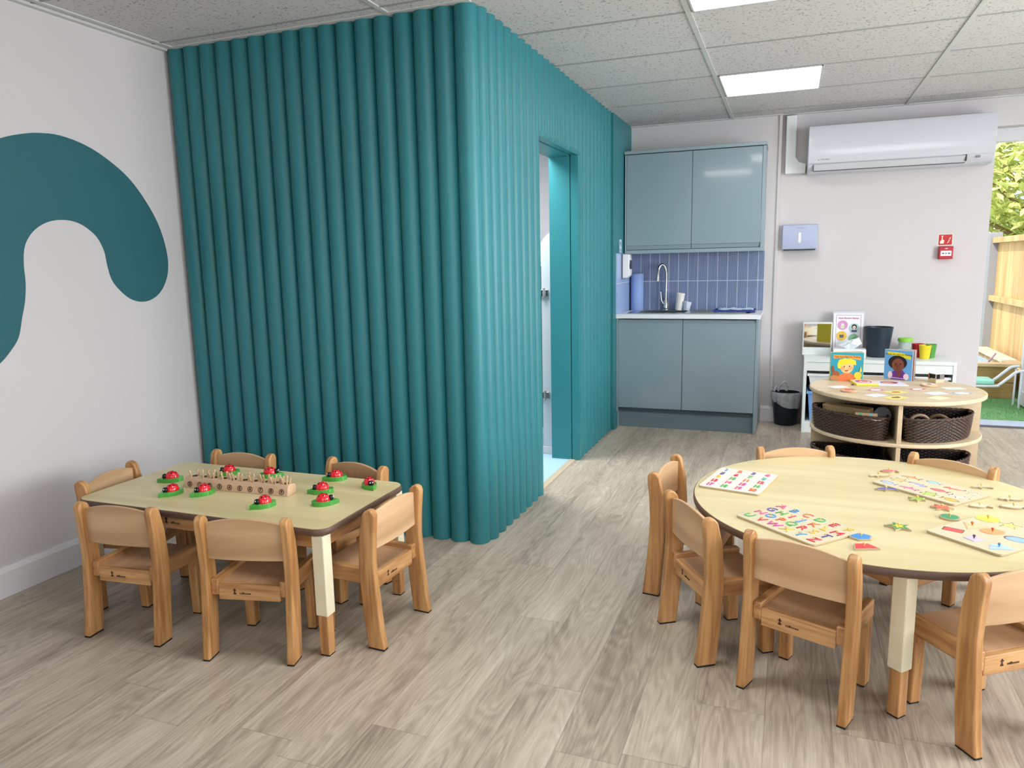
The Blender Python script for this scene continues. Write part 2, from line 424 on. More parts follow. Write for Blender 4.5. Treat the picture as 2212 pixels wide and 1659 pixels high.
# door lining
dl = B()
box(dl, -.25, 1.645, 0, -.112, 1.70, 2.0); box(dl, -.25, .86, 0, -.112, .895, 2.0); box(dl, -.25, .86, 1.985, -.112, 1.70, 2.02)
d1 = struct('door_1', dl, teal, smooth=0)
b = B(); box(b, -.108, 1.648, 0, -.056, 1.705, 2.0); box(b, -.108, .865, 0, -.07, .9, 2.0); box(b, -.108, .865, 1.99, -.06, 1.705, 2.02)
obj('architrave', b, teal, d1, smooth=0, bevel=.002)
# threshold strip
obj('threshold_strip', bx(-.125, .895, 0, -.085, 1.645, .006), mat('beige_strip', rgb(190,176,150), .5), d1, smooth=0, bevel=.002)

# washroom behind the doorway
inner = mat('washroom_wall', rgb(236,234,238), .5)
struct('wall_washroom', (lambda b: (box(b, XL, 3.0, 0, -.2, 3.1, H), box(b, -1.2, .15, 0, -1.15, 3.0, H), b)[2])(B()), inner, smooth=0)
struct('floor_washroom', bx(-1.2, .15, 0, -.125, 3.0, .003), mat('pale_blue_vinyl', rgb(176,212,232), .35), smooth=0)
cub = thing('toilet_cubicle', 'pale grey toilet cubicle with curved top seen through the teal doorway', 'toilet cubicle', (-.3, 1.75, 0))
cgrey = mat('cubicle_laminate', rgb(206,216,224), .3)
prof = [(-.043, .06), (.17, .06), (.17, 1.56)]
for i in range(13):
    a = PI/2*i/12; prof.append((.17-.213*math.sin(a), 1.24+.26*math.cos(a)+.03))
prof = [(-.043, .06), (.17, .06), (.17, 1.55), (.10, 1.548), (.04, 1.53), (0, 1.505), (-.025, 1.482), (-.043, 1.45)]
b = B(); prism(b, prof, -.008, .008, 'XZ'); obj('side_pilaster', b, cgrey, cub, smooth=0)
b = B(); prism(b, [(-.6, .19), (-.052, .19), (-.052, 1.3), (-.6, 1.3)], -.008, .008, 'XZ'); obj('cubicle_door', b, mat('cubicle_door_white', rgb(238,240,244), .3), cub, smooth=0)
obj('door_gap_edge', bx(-.052, -.007, .19, -.044, .004, 1.3), mat('gap_dark', rgb(50,54,60), .6), cub, smooth=0)
for z in (.42, 1.12):
    b = B(); box(b, -.065, -.022, z-.022, .008, -.009, z+.022); cyl(b, (-.02, -.026, z-.035), .007, .07, 12); box(b, -.028, -.03, z-.03, -.012, -.02, z+.03)
    obj('hinge', b, chrome, cub, bevel=.0015)
obj('white_plinth', bx(-.8, -.012, 0.003, .18, .012, .058), white, cub, smooth=0, bevel=.004)

# mural on the left wall
out = [(-.844,1.855),(-.744,1.888),(-.672,1.902),(-.577,1.906),(-.456,1.882),(-.342,1.831),(-.236,1.758),(-.153,1.662),(-.088,1.554),(-.053,1.44),(-.047,1.347),(-.068,1.272),(-.116,1.209),(-.178,1.175),(-.242,1.169),(-.301,1.187),(-.355,1.23),(-.393,1.28),(-.41,1.35),(-.418,1.413),(-.449,1.476),(-.503,1.52),(-.557,1.541),(-.618,1.545),(-.679,1.534),(-.734,1.506),(-.775,1.467),(-.801,1.419),(-.812,1.352),(-.814,1.276),(-.827,1.2),(-.848,1.134),(-.874,1.053),(-.92,.996),(-.963,.958),(-1.05,.90),(-1.16,.87),(-1.27,.89),(-1.35,.97),(-1.36,1.07),(-1.31,1.15),(-1.23,1.21),(-1.18,1.3),(-1.165,1.42),(-1.13,1.56),(-1.06,1.69),(-.96,1.79)]
b = B(); prism(b, spline(out, 4), XL, XL+.0012, 'YZ')
tag(obj('wall_mural', b, tealmural, smooth=0), 'dark teal curved arch shape painted on the white left wall', 'mural')

# ------------------------------------------------------------------ kitchenette
kd = mat('kitchen_gloss_blue_grey', rgb(134,153,162), 0.12, coat=0.6, var=.015, vscale=1.0)
kp = mat('kitchen_panel_blue_grey', rgb(140,158,166), 0.3, var=.015, vscale=1.0)
kdark = mat('kitchen_groove', rgb(66,82,92), .5)
bc = thing('base_cabinet', 'blue-grey base kitchen cabinet with two handleless doors under white worktop', 'cabinet', (.475, YB-.27, 0))
def kb(*a): x0, y0, z0, x1, y1, z1 = a; return (x0-.475, y0-(YB-.27), z0, x1-.475, y1-(YB-.27), z1)
fy = YB-.5475
for s_ in ((-.049, -.037), (1.003, 1.021)): obj('end_panel', bx(*kb(s_[0], fy, 0, s_[1], YB-.002, .878)), kp, bc, smooth=0, bevel=.001)
obj('carcass', bx(*kb(-.037, fy+.02, .13, 1.003, YB-.003, .755)), kdark, bc, smooth=0)
obj('plinth', bx(*kb(-.037, fy+.035, 0, 1.0, fy+.05, .16)), mat('kitchen_plinth', rgb(112,130,140), .35), bc, smooth=0)
for (x0, x1) in ((-.035, .466), (.470, 1.001)):
    b = B(); dpf = [(fy, .163), (fy+.018, .163), (fy+.018, .868), (fy+.014, .868), (fy+.004, .845), (fy, .845)]
    prism(b, [(u-(YB-.27), v) for u, v in dpf], x0-.475, x1-.475, 'YZ')
    obj('door', b, kd, bc, smooth=0, bevel=.001)
wt = thing('worktop', 'white worktop slab on the blue-grey base cabinet', 'worktop', (.475, YB-.28, .878))
def kw(*a): x0, y0, z0, x1, y1, z1 = a; return (x0-.475, y0-(YB-.28), z0-.878, x1-.475, y1-(YB-.28), z1-.878)
wtop = mat('white_worktop', rgb(232,236,240), .3)
b = B()
sx0, sx1, sy0, sy1 = .02, .95, YB-.47, YB-.07
box(b, *kw(-.049, fy-.02, .878, sx0, YB-.001, .91)); box(b, *kw(sx1, fy-.02, .878, 1.033, YB-.001, .91))
box(b, *kw(sx0, fy-.02, .878, sx1, sy0, .91)); box(b, *kw(sx0, sy1, .878, sx1, YB-.001, .91))
obj('slab', b, wtop, wt, smooth=0)
# sink: thin bowl and ribbed drainer set in the worktop
sk_ = thing('kitchen_sink', 'stainless steel inset sink with drainer in the white worktop', 'sink', (.475, YB-.27, .9))
def ks(*a): x0, y0, z0, x1, y1, z1 = a; return (x0-.475, y0-(YB-.27), z0-.9, x1-.475, y1-(YB-.27), z1-.9)
b = B()
bx0, bx1, by0, by1 = .09, .46, sy0+.05, sy1-.05
box(b, *ks(sx0, sy0, .905, bx0, sy1, .915)); box(b, *ks(bx1, sy0, .905, sx1, sy1, .915)); box(b, *ks(bx0, sy0, .905, bx1, by0, .915)); box(b, *ks(bx0, by1, .905, bx1, sy1, .915))
obj('rim', b, chrome, sk_, smooth=0, bevel=.002)
b = B(); box(b, *ks(bx0, by0, .76, bx1, by1, .763)); box(b, *ks(bx0-.002, by0, .763, bx0, by1, .905)); box(b, *ks(bx1, by0, .763, bx1+.002, by1, .905)); box(b, *ks(bx0, by0-.002, .763, bx1, by0, .905)); box(b, *ks(bx0, by1, .763, bx1, by1+.002, .905))
obj('bowl', b, chrome, sk_, smooth=0)
b = B()
for i in range(7): box(b, *ks(.52, sy0+.06+i*.045, .915, .92, sy0+.068+i*.045, .918))
obj('drainer_rib', b, chrome, sk_, smooth=0)
tp = thing('mixer_tap', 'chrome gooseneck mixer tap standing behind the sink', 'tap', (.26, 3.225, .915))
b = B(); lathe(b, [(0, 0), (.026, 0), (.026, .006), (.02, .012), (.02, .075), (.014, .085), (0, .085)], 20); obj('body', b, chrome, tp)
b = B(); pts = [(0, 0, .08), (0, 0, .30)]+[(-.0-.055+.055*math.cos(a*PI/10)*1.0, -.01*a/10, .30+.075*math.sin(a*PI/10)) for a in range(1, 10)]+[(-.11+.055*0-.0, -.012, .295), (-.112, -.013, .24)]
pts = [(x*.55, y*4, z) for x, y, z in pts]; tube(b, pts, .0115, 12); obj('spout', b, chrome, tp)
b = B(); tube(b, [(-.018, -.01, .05), (-.034, -.012, .075), (-.042, -.012, .15)], [.006, .006, .004], 8); obj('lever', b, chrome, tp)
# tiles
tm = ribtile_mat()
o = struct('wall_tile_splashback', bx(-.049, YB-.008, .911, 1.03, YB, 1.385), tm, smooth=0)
pb = mat('plain_blue_tile', rgb(158,182,222), .25, var=.03)
o = B(); box(o, -.05, 2.715, .911, -.043, YB-.009, 1.148); box(o, -.05, 2.715, 1.153, -.043, YB-.009, 1.384); 
struct('wall_tile_side', o, pb, smooth=0); struct('trim_5', bx(-.05, 2.716, 1.147, -.0445, YB-.01, 1.154), flatcol(220,228,240), smooth=0)
# wall cabinet
uy = YB-.296
wc = thing('wall_cabinet', 'glossy blue-grey wall cabinet with two doors above the tiled splashback', 'cabinet', (.475, YB-.15, 1.38))
def ku(*a): x0, y0, z0, x1, y1, z1 = a; return (x0-.475, y0-(YB-.15), z0-1.38, x1-.475, y1-(YB-.15), z1-1.38)
for q_ in ((-.04, -.027), (1.003, 1.025)): obj('end_panel', bx(*ku(q_[0], uy, 1.38, q_[1], YB-.002, 2.155)), kp, wc, smooth=0, bevel=.001)
obj('cornice', bx(*ku(-.045, uy-.012, 2.158, 1.03, YB-.002, 2.182)), kp, wc, smooth=0, bevel=.002)
obj('pelmet', bx(*ku(-.027, uy, 1.38, 1.003, YB-.3+.02, 1.408)), kp, wc, smooth=0, bevel=.001)
obj('carcass', bx(*ku(-.027, uy+.02, 1.395, 1.003, YB-.003, 2.155)), kdark, wc, smooth=0)
for (x0, x1) in ((-.025, .4865), (.490, 1.001)):
    b = B(); dpf = [(uy, 1.445), (uy+.005, 1.443), (uy+.012, 1.412), (uy+.018, 1.412), (uy+.018, 2.153), (uy, 2.153)]
    prism(b, [(u-(YB-.15), v-1.38) for u, v in dpf], x0-.475, x1-.475, 'YZ'); obj('door', b, kd, wc, smooth=0, bevel=.001)
# white label block beside the cabinet end panel
# soap dispenser, sticker
sd = thing('soap_dispenser', 'white wall-mounted soap dispenser on the pale blue side tiles', 'dispenser', (-.043, 2.93, 1.28))
b = B(); prism(b, [(0, .098), (.058, .096), (.064, .04), (.060, 0), (.066, -.04), (.064, -.07), (.045, -.09), (0, -.094)], -.045, .045, 'XZ'); obj('casing', b, white, sd, bevel=.006, bseg=3)
obj('back_plate', bx(0, -.052, -.097, .01, .052, .1), mat('dispenser_grey', rgb(80,90,104), .4), sd, smooth=0)
obj('push_bar', bx(.062, -.03, -.02, .07, .03, .05), mat('bar_grey', rgb(60,66,74), .4), sd, smooth=0, bevel=.003)
f = Flat(); f.poly(rrect(.075, .104, .004), flatcol(214,226,244)); f.poly([(-.01, .04), (.005, .04), (.018, .01), (-.004, -.012), (-.004, .01), (-.02, .02)], flatcol(60,84,140))
for i in range(3): f.poly(rrect(.05, .005, .001, cy=-.024-i*.011), flatcol(70,90,150))
tag(f.obj('wall_sticker', rot=(PI/2, 0, PI/2), loc=(-.0495, 2.875, 1.442)), 'small pale blue handwashing sticker above the soap dispenser', 'sticker')
# blue roll
rb = B(); lathe(rb, [(.018, .001), (.05, .001), (.052, .004), (.052, .305), (.05, .308), (.018, .308)], 36, closed=True)
rollm = mat('blue_paper', rgb(140,166,218), .9, var=.05, vscale=40, bump=.5, bscale=220)
pr = thing('paper_roll', 'tall blue paper towel roll standing in the worktop corner', 'paper roll', (.022, 3.21, .91))
obj('paper', rb, rollm, pr); b = B(); lathe(b, [(.014, 0), (.018, 0), (.018, .30), (.014, .30)], 20, closed=True); obj('core_tube', b, mat('cardboard', rgb(150,125,95), .8), pr)
# crumpled cups
b = B(); lathe(b, [(0, .0), (.026, 0), (.033, .14), (.030, .14), (.024, .005), (0, .005)], 20)
for v in b.verts: v.co.x += random.uniform(-.003, .003); v.co.y += random.uniform(-.003, .003)
cupm = mat('white_paper_cup', rgb(232,232,228), .7)
tag(obj('paper_cup', b, cupm, loc=(.375, 3.16, .917), rot=(0, .12, 0)), 'crumpled tall white paper cup by the sink tap', 'cup')
b = B(); lathe(b, [(0, .0), (.024, 0), (.033, .07), (.030, .07), (.021, .004), (0, .004)], 20)
for v in b.verts: v.co.x += random.uniform(-.003, .003); v.co.y += random.uniform(-.003, .003)
tag(obj('paper_cup', b, mat('pale_paper_cup', rgb(206,216,232), .7), loc=(.44, 3.15, .917), rot=(0, .15, 0)), 'short pale paper cup beside the taller crumpled one', 'cup')
# tray with papers
b = B(); box(b, -.155, -.12, 0, .155, .12, .006); box(b, -.155, -.12, .006, -.148, .12, .014); box(b, .148, -.12, .006, .155, .12, .014); box(b, -.148, -.12, .006, .148, -.113, .014); box(b, -.148, .113, .006, .148, .12, .014)
tag(obj('blue_tray', b, mat('royal_blue_plastic', rgb(38,62,150), .4), loc=(.83, 3.03, .919), smooth=0, bevel=.001), 'flat royal blue tray lying on the sink drainer', 'tray')
b = B()
vs = bmesh.ops.create_grid(b, x_segments=14, y_segments=10, size=.5)['verts']
for v in vs: v.co = Vector((v.co.x*.26, v.co.y*.19, .014+.008*math.sin(v.co.x*14)*math.cos(v.co.y*9)+random.uniform(0, .003)))
o = obj('cleaning_cloth', b, mat('pale_blue_cloth', rgb(196,212,236), .9, var=.15, vscale=30), loc=(.84, 3.035, .921)); tag(o, 'crumpled pale blue and white cloth lying in the blue tray', 'cloth')
o.modifiers.new('s', 'SOLIDIFY').thickness = .002

# ------------------------------------------------------------------ wall fittings
f = B(); box(f, 0, -.012, 0, .022, 0, 2.41); tag(obj('pipe_conduit', f, walls, loc=(1.106, YB, 0), smooth=0), 'slim painted conduit running down the pier edge beside the kitchenette', 'conduit')
tr = B()
prism(tr, [(1.158, 1.966), (1.306, 1.966), (1.31, 2.034), (1.26, 2.05), (1.233, 2.09), (1.230, 2.40), (1.156, 2.40)], YR-.06, YR, 'XZ')
for v in tr.verts: v.co.x -= 1.19; v.co.y -= YR; v.co.z -= 1.966
tag(obj('pipe_trunking', tr, white, loc=(1.19, YR, 1.966), smooth=0, bevel=.006), 'white L-shaped plastic trunking left of the air conditioner', 'trunking')
ac = thing('air_conditioner', 'white split air conditioning unit high on the back wall', 'air conditioner', (1.92, YR-.105, 1.95))
acw = mat('ac_white', rgb(204,207,214), .18, coat=.3, var=.01)
pf = [(.105, .0), (-.04, .0), (-.075, .022), (-.098, .06), (-.105, .09), (-.105, .30), (-.095, .332), (-.02, .342), (.105, .342)]
b = B(); prism(b, pf, -.605, .605, 'YZ'); obj('casing', b, acw, ac, bevel=.012, bseg=3)
b = B(); prism(b, [(-.1065, .062), (-.1125, .075), (-.1125, .30), (-.100, .330), (-.097, .330), (-.105, .3), (-.105, .062)], -.6, .6, 'YZ'); obj('front_panel', b, acw, ac, bevel=.003)
b = B(); prism(b, [(-.078, .016), (-.103, .056), (-.107, .054), (-.082, .012)], -.56, .425, 'YZ'); obj('louvre', b, mat('ac_louvre', rgb(200,202,206), .3), ac)
b = B(); box(b, -.563, -.1, .012, -.559, -.07, .056); box(b, .427, -.108, .018, .432, -.075, .062); box(b, -.56, -.083, .006, .425, -.078, .011); obj('louvre_gap', b, mat('ac_gap', rgb(66,66,70), .6), ac, smooth=0)
obj('display_window', bx(.49, -.101, .036, .515, -.092, .05), mat('ac_grey', rgb(130,132,140), .3), ac, smooth=0)
b = B(); prism(b, [(-.532, .083), (-.524, .083), (-.528, .091)], -.1132, -.1125, 'XZ'); text_bm(b, 'MITSUBISHI', .0125, -.482, 0, 0, .0006, M=Matrix.Translation((0, -.1126, .087)) @ Matrix.Rotation(PI/2, 4, 'X'))
obj('maker_mark', b, mat('mark_grey', rgb(84,86,92), .5), ac, smooth=0)

td = thing('paper_towel_dispenser', 'lavender grey metal paper towel dispenser on the wall under the trunking', 'dispenser', (1.285, YR, 1.387))
dm = mat('dispenser_lilac', rgb(176,186,214), .3, metal=.2)
b = B(); prism(b, [(0, 0), (-.085, .0), (-.088, .01), (-.078, .185), (-.074, .19), (0, .19)], -.128, .128, 'YZ'); obj('casing', b, dm, td, bevel=.004)
b = B(); prism(b, [(-.0, 0.0)]+[] if False else rrect(.018, .078, .0085, 5, 0, .09), -.0862, -.080, 'XZ'); obj('sight_slot', b, mat('slot_white', rgb(236,236,230), .5), td)
obj('outlet', bx(-.115, -.084, -.008, .115, -.01, .0), mat('outlet_dark', rgb(40,44,52), .5), td, smooth=0)
b = B(); text_bm(b, 'TORK', .01, 0, 0, 0, .0006, M=Matrix.Translation((0, -.0795, .165)) @ Matrix.Rotation(PI/2+.05, 4, 'X')); 
b.free(); b = bx(-.024, -.0806, .162, .024, -.078, .1645); obj('embossed_line', b, mat('mark_lilac', rgb(120,128,156), .5), td, smooth=0)

red = flatcol(196,38,44)
f = Flat(.0006); f.poly(rrect(.098, .083, .002), flatcol(236,236,222)); f.poly(rrect(.088, .075, .001), red)
lum = flatcol(232,236,206)
f.poly([(-.034, -.028), (-.010, -.028), (-.007, -.008), (-.010, .000), (-.018, -.002), (-.018, .016), (-.024, .016), (-.025, -.004), (-.034, -.010)], lum)
f.poly(circ(.006, 12, -.021, .024), lum); f.poly(rrect(.022, .018, .001, cx=-.021, cy=.024), red) if 0 else None
for k, (dx, dy) in enumerate(((.012, -.026), (.017, -.012), (.022, .004))):
    f.poly([(dx, dy), (dx+.006, dy+.002), (dx+.018, dy+.02), (dx+.012, dy+.014), (dx+.003, dy+.008)], lum)
tag(f.obj('fire_sign', rot=(PI/2, 0, 0), loc=(2.293, YR, 1.432)), 'red fire alarm call point sign with hand and flame symbols', 'sign')
cpn = thing('fire_call_point', 'red break-glass fire call point box below the fire sign', 'fire alarm', (2.296, YR, 1.338))
b = B(); box(b, -.046, -.045, -.048, .046, 0, .046); obj('housing', b, mat('alarm_red', rgb(178,30,48), .3), cpn, bevel=.005, bseg=3)
f = Flat(.0006); f.poly(rrect(.070, .038, .003, cy=-.006), flatcol(228,228,230))
for dx in (-.016, 0, .016): f.poly(circ(.0042, 12, dx, -.006), flatcol(20,20,20))
f.poly([(-.028, -.006), (-.021, -.001), (-.021, -.011)], flatcol(20,20,20)); f.poly([(.028, -.006), (.021, -.001), (.021, -.011)], flatcol(20,20,20))
f.poly([(-.012, .028), (.0, .034), (.012, .028), (0, .024)], flatcol(232,200,200))
f.obj('glass_label', cpn, rot=(PI/2, 0, 0), loc=(0, -.045, 0))

# ------------------------------------------------------------------ ceiling lights
lm = mat('led_diffuser', rgb(250,250,250), .5, emit=(1.0, .985, .96, 1), es=7.0)
lx0, lx1 = .775, 1.375
def clight(x0, y0, w, h, label, power=6):
    t = thing('ceiling_light', label, 'ceiling light', (x0+w/2, y0+h/2, H-.004), 0, 'square LED panels in the ceiling grid')
    b = B(); box(b, -w/2, -h/2, -.004, w/2, -h/2+.008, .003); box(b, -w/2, h/2-.008, -.004, w/2, h/2, .003); box(b, -w/2, -h/2, -.004, -w/2+.008, h/2, .003); box(b, w/2-.008, -h/2, -.004, w/2, h/2, .003)
    obj('frame', b, _M['grid_white'], t, smooth=0)
    obj('diffuser', bx(-w/2+.008, -h/2+.008, -.001, w/2-.008, h/2-.008, .002), lm, t, smooth=0)
    la = D.lights.new('panel_lamp', 'AREA'); la.shape = 'RECTANGLE'; la.size = w-.05; la.size_y = h-.05; la.energy = power; la.color = (1, .98, .955); la.spread = math.radians(135)
    lo = D.objects.new('panel_lamp', la); COL.objects.link(lo); lo.location = (x0+w/2, y0+h/2, H-.012)
clight(lx0, 1.815, .585, .605, 'square white LED panel lit above the kitchen end of the room', 4)
clight(lx0, -.036, .585, .605, 'square white LED panel lit at the top edge of the view', 2)
clight(.15, -1.270, .585, .605, 'square white LED panel lit over the middle of the room', 11.5)
clight(3.225, 1.815, .585, .605, 'square white LED panel lit near the garden door', 3)
clight(3.225, -.036, .585, .605, 'square white LED panel lit on the right side of the room')
clight(3.225, -3.121, .585, .605, 'square white LED panel lit in the far right corner')
clight(lx0, -4.355, .585, .605, 'square white LED panel lit at the window end of the room')
#LIGHTS
def area(name, loc, rot, sx, sy, e, col=(1, 1, 1)):
    la = D.lights.new(name, 'AREA'); la.shape = 'RECTANGLE'; la.size = sx; la.size_y = sy; la.energy = e; la.color = col
    lo = D.objects.new(name, la); COL.objects.link(lo); lo.location = loc; lo.rotation_euler = rot; return lo
area('window_daylight', (XR+.02, -3.2, 1.35), (0, PI/2, 0), 1.6, 1.9, 34, (.92, .96, 1))
area('window_daylight', (XR+.02, -.15, 1.35), (0, PI/2, 0), 1.6, 2.0, 160, (.92, .96, 1))
area('window_daylight', (2.7, YF-.02, 1.42), (PI/2, 0, 0), 1.9, 1.3, 30, (.92, .96, 1))  # added fill at the extra front window, brightens left wall and chair backs
area('washroom_lamp', (-.6, 1.3, H-.05), (0, 0, 0), .6, .6, 48, (1, .98, .97))

# ------------------------------------------------------------------ chairs
markm = mat('burnt_mark', rgb(70,44,28), .7)
def maker_mark(parent, loc, rot=(PI/2, 0, 0), k=1.0):
    b = B()
    # small figure emblem and the word
    for pts in ([(-.040, .009), (-.028, .009), (-.028, .0065), (-.032, .0055), (-.032, .000), (-.028, -.004), (-.030, -.007), (-.038, -.007), (-.040, -.004), (-.0365, .000), (-.0365, .0055), (-.040, .0065)],):
        prism(b, [(x*k, y*k) for x, y in pts], 0, .0004)
    cyl(b, (-.034*k, .011*k, 0), .0028*k, .0004, 10); 
    text_bm(b, 'millhouse', .0105*k, .0035*k, -.003*k, 0, .0004, bold=.0002)
    return obj('maker_mark', b, markm, parent, smooth=0, loc=loc, rot=rot)
def make_chair(label):
    t = thing('toddler_chair', label, 'chair')
    rear = [(-.150, .004), (-.141, .07), (-.133, .15), (-.125, .25), (-.121, .32), (-.126, .41), (-.132, .47), (-.133, .486), (-.128, .498), (-.118, .505), (-.106, .505), (-.095, .499), (-.086, .488), (-.0815, .47), (-.068, .41), (-.061, .31), (-.062, .24), (-.069, .14), (-.0755, .07), (-.083, .004)]
    for s in (-1, 1):
        b = B(); prism(b, rear, min(s*.137, s*.165), max(s*.137, s*.165), 'YZ')
        lg = obj('leg', b, beech, t, bevel=.0055, bseg=3)
        b = B(); prism(b, [(-.148, 0), (-.085, 0), (-.085, .005), (-.148, .005)], min(s*.139, s*.163), max(s*.139, s*.163), 'YZ'); obj('foot_pad', b, rubber, lg, smooth=0)
        b = B(); prism(b, [(.102, .004), (.145, .004), (.145, .226), (.098, .226), (.098, .12)], min(s*.102, s*.137), max(s*.102, s*.137), 'YZ')
        lg = obj('leg', b, beech, t, bevel=.004, bseg=2)
        obj('foot_pad', bx(min(s*.104, s*.135), .104, 0, max(s*.104, s*.135), .143, .005), rubber, lg, smooth=0)
        b = B(); prism(b, [(-.105, .222), (.072, .222), (.088, .214), (.098, .195), (.1, .222), (.150, .222), (.150, .272), (.146, .278), (-.105, .278)], min(s*.111, s*.137), max(s*.111, s*.137), 'YZ')
        obj('side_rail', b, beechY, t, bevel=.004, bseg=3)
    b = B(); n = 14
    lo, hi = [], []
    # backrest: curved panel with arched top edge
    rows = []
    for i in range(n+1):
        u = -1+2*i/n; x = u*.1375; yb = -.101-.010*(1-u*u); zt = .478+.021*(1-u*u)
        col = [bm_v for bm_v in (b.verts.new((x, yb-.0055, .353)), b.verts.new((x, yb-.0055, zt)), b.verts.new((x, yb+.0055, zt)), b.verts.new((x, yb+.0055, .353)))]
        rows.append(col)
    for i in range(n):
        A, C = rows[i], rows[i+1]
        for k in range(4): b.faces.new((A[k], C[k], C[(k+1) % 4], A[(k+1) % 4]))
    b.faces.new(rows[0][::-1]); b.faces.new(rows[-1]); bmesh.ops.recalc_face_normals(b, faces=b.faces[:])
    obj('backrest', b, ply, t, smooth=30, bevel=.002)
    b = B(); box(b, -.1115, -.086, .252, .1115, .143, .262); obj('seat', b, plyseat, t, smooth=0, bevel=.002)
    rr = obj('rear_rail', bx(-.111, -.104, .206, .111, -.084, .262), beechX, t, smooth=0, bevel=.003)
    maker_mark(rr, (-.018, -.1043, .234))
    obj('front_rail', bx(-.111, .124, .215, .111, .144, .254), beechX, t, smooth=0, bevel=.003)
    return t
CH = [  # mid of post tops, depth direction, label, group
 ((-.976,-1.158), (-.10,.995), 'beech toddler chair at the near left corner of the rectangular table, back to the viewer', 'R'),
 ((-.444,-1.129), (-.22,.976), 'beech toddler chair on the near side of the rectangular table, beside the cream front leg', 'R'),
 ((-.071,-.789), (-.998,.054), 'beech toddler chair at the right-hand end of the rectangular table', 'R'),
 ((-1.054,-.4225), (0,-1), 'beech toddler chair behind the rectangular table on the left, against the teal tubes', 'R'),
 ((-.459,-.422), (-.23,-.973), 'beech toddler chair behind the rectangular table on the right, against the teal tubes', 'R'),
 ((-1.385,-.838), (.978,.21), 'beech toddler chair at the left-hand end of the rectangular table by the white wall', 'R'),
 ((.7865,-.073), (.99,-.14), 'beech toddler chair farthest left at the round table, seen side-on', 'C'),
 ((.940,-.555), (.84,.54), 'beech toddler chair angled in beside the farthest-left one at the round table', 'C'),
 ((1.285,-.808), (.377,.926), 'beech toddler chair in front of the alphabet board, backrest to the viewer', 'C'),
 ((1.839,-.811), (-.57,.82), 'beech toddler chair nearest the bottom right corner, right of the cream table leg', 'C'),
 ((1.278,.3485), (.33,-.944), 'beech toddler chair behind the round table, in front of the lower left basket', 'C'),
 ((1.863,.296), (-.55,-.835), 'beech toddler chair behind the round table on the right, in front of the shelf unit', 'C'),
 ((2.122,-.155), (-.97,.24), 'beech toddler chair at the right edge of the view beyond the round table', 'C')]
grp = {'R': 'toddler chairs around the rectangular table', 'C': 'toddler chairs around the round table'}
c0 = None
for (mx, my), (dx, dy), lab, g in CH:
    l = math.hypot(dx, dy); dx /= l; dy /= l
    loc = (mx+.105*dx, my+.105*dy, 0); rz = math.atan2(dy, dx)-PI/2
    if c0 is None:
        c0 = make_chair(lab); c0.location = loc; c0.rotation_euler = (0, 0, rz); c0['group'] = grp[g]
    else: dup(c0, loc, rz, lab, grp[g])

# ------------------------------------------------------------------ tables
def table_leg(parent, x, y, rz=0, top=.432):
    lg = obj('leg', bx(-.0185, -.0185, .004, .0185, .0185, top), beech, parent, loc=(x, y, 0), rotz=rz, smooth=0, bevel=.003)
    obj('sleeve', bx(-.0235, -.0235, .147, .0235, .0235, top), cream, lg, smooth=0, bevel=.004, bseg=3)
    obj('foot_pad', bx(-.017, -.017, 0, .017, .017, .005), rubber, lg, smooth=0)
    return lg
def top_part(parent, outline_in, outline_out, z0, z1):
    b = B(); prism(b, outline_in, z0+.001, z1); tpn = obj('tabletop', b, maple, parent, smooth=0)
    b = B(); n = len(outline_out)
    rings = []
    for (off, z) in ((0, z1-.0015), (1, z1-.004), (1, z0+.004), (0, z0)):
        rings.append([b.verts.new((outline_in[i][0]*(1-off)+outline_out[i][0]*off, outline_in[i][1]*(1-off)+outline_out[i][1]*off, z)) for i in range(n)])
    for a, c in zip(rings, rings[1:]):
        for i in range(n): b.faces.new((a[i], c[i], c[(i+1) % n], a[(i+1) % n]))
    bmesh.ops.recalc_face_normals(b, faces=b.faces[:])
    for f in b.faces:
        pass
    obj('edge_band', b, edging, parent, smooth=60)
rt = thing('rectangular_table', 'low rectangular maple-topped table with cream legs, set with red ladybirds', 'table', (-.745, -.78, 0))
top_part(rt, rrect(1.126, .556, .052, 8), rrect(1.134, .564, .056, 8), .434, .46)
for sx in (-1, 1):
    for sy in (-1, 1): table_leg(rt, sx*.530, sy*.246)
apb = .378
for sy in (-1, 1):
    ap = obj('apron', bx(-.505, sy*.236-.009, apb, .505, sy*.236+.009, .434), beechX, rt, smooth=0, bevel=.002)
    if sy == -1: maker_mark(ap, (-.11, -.2457, .405), k=1.1)
for sx in (-1, 1): obj('apron', bx(sx*.520-.009, -.222, apb, sx*.520+.009, .222, .434), beechY, rt, smooth=0, bevel=.002)
CX, CY, CR = 1.529, -.209, .615
ct = thing('round_table', 'large round maple-topped table with a brown edge and wooden puzzles on it', 'table', (CX, CY, 0))
top_part(ct, circ(CR-.004, 96), circ(CR, 96), .434, .46)
lv = Vector((.034, -.575, 0))
ang0 = math.atan2(lv.y, lv.x)
corners = []
for k in range(4):
    v = Matrix.Rotation(PI/2*k, 3, 'Z') @ lv; corners.append(v)
    table_leg(ct, v.x, v.y, rz=ang0+PI/2*k+PI/4)
for k in range(4):
    a, c = corners[k], corners[(k+1) % 4]; mid = (a+c)/2; d = (c-a); ln = d.length/2-.03; 
    obj('apron', bx(-ln, -.009, .385, ln, .009, .434), beechX, ct, loc=(mid.x, mid.y, 0), rotz=math.atan2(d.y, d.x), smooth=0, bevel=.002)
TZ = .46
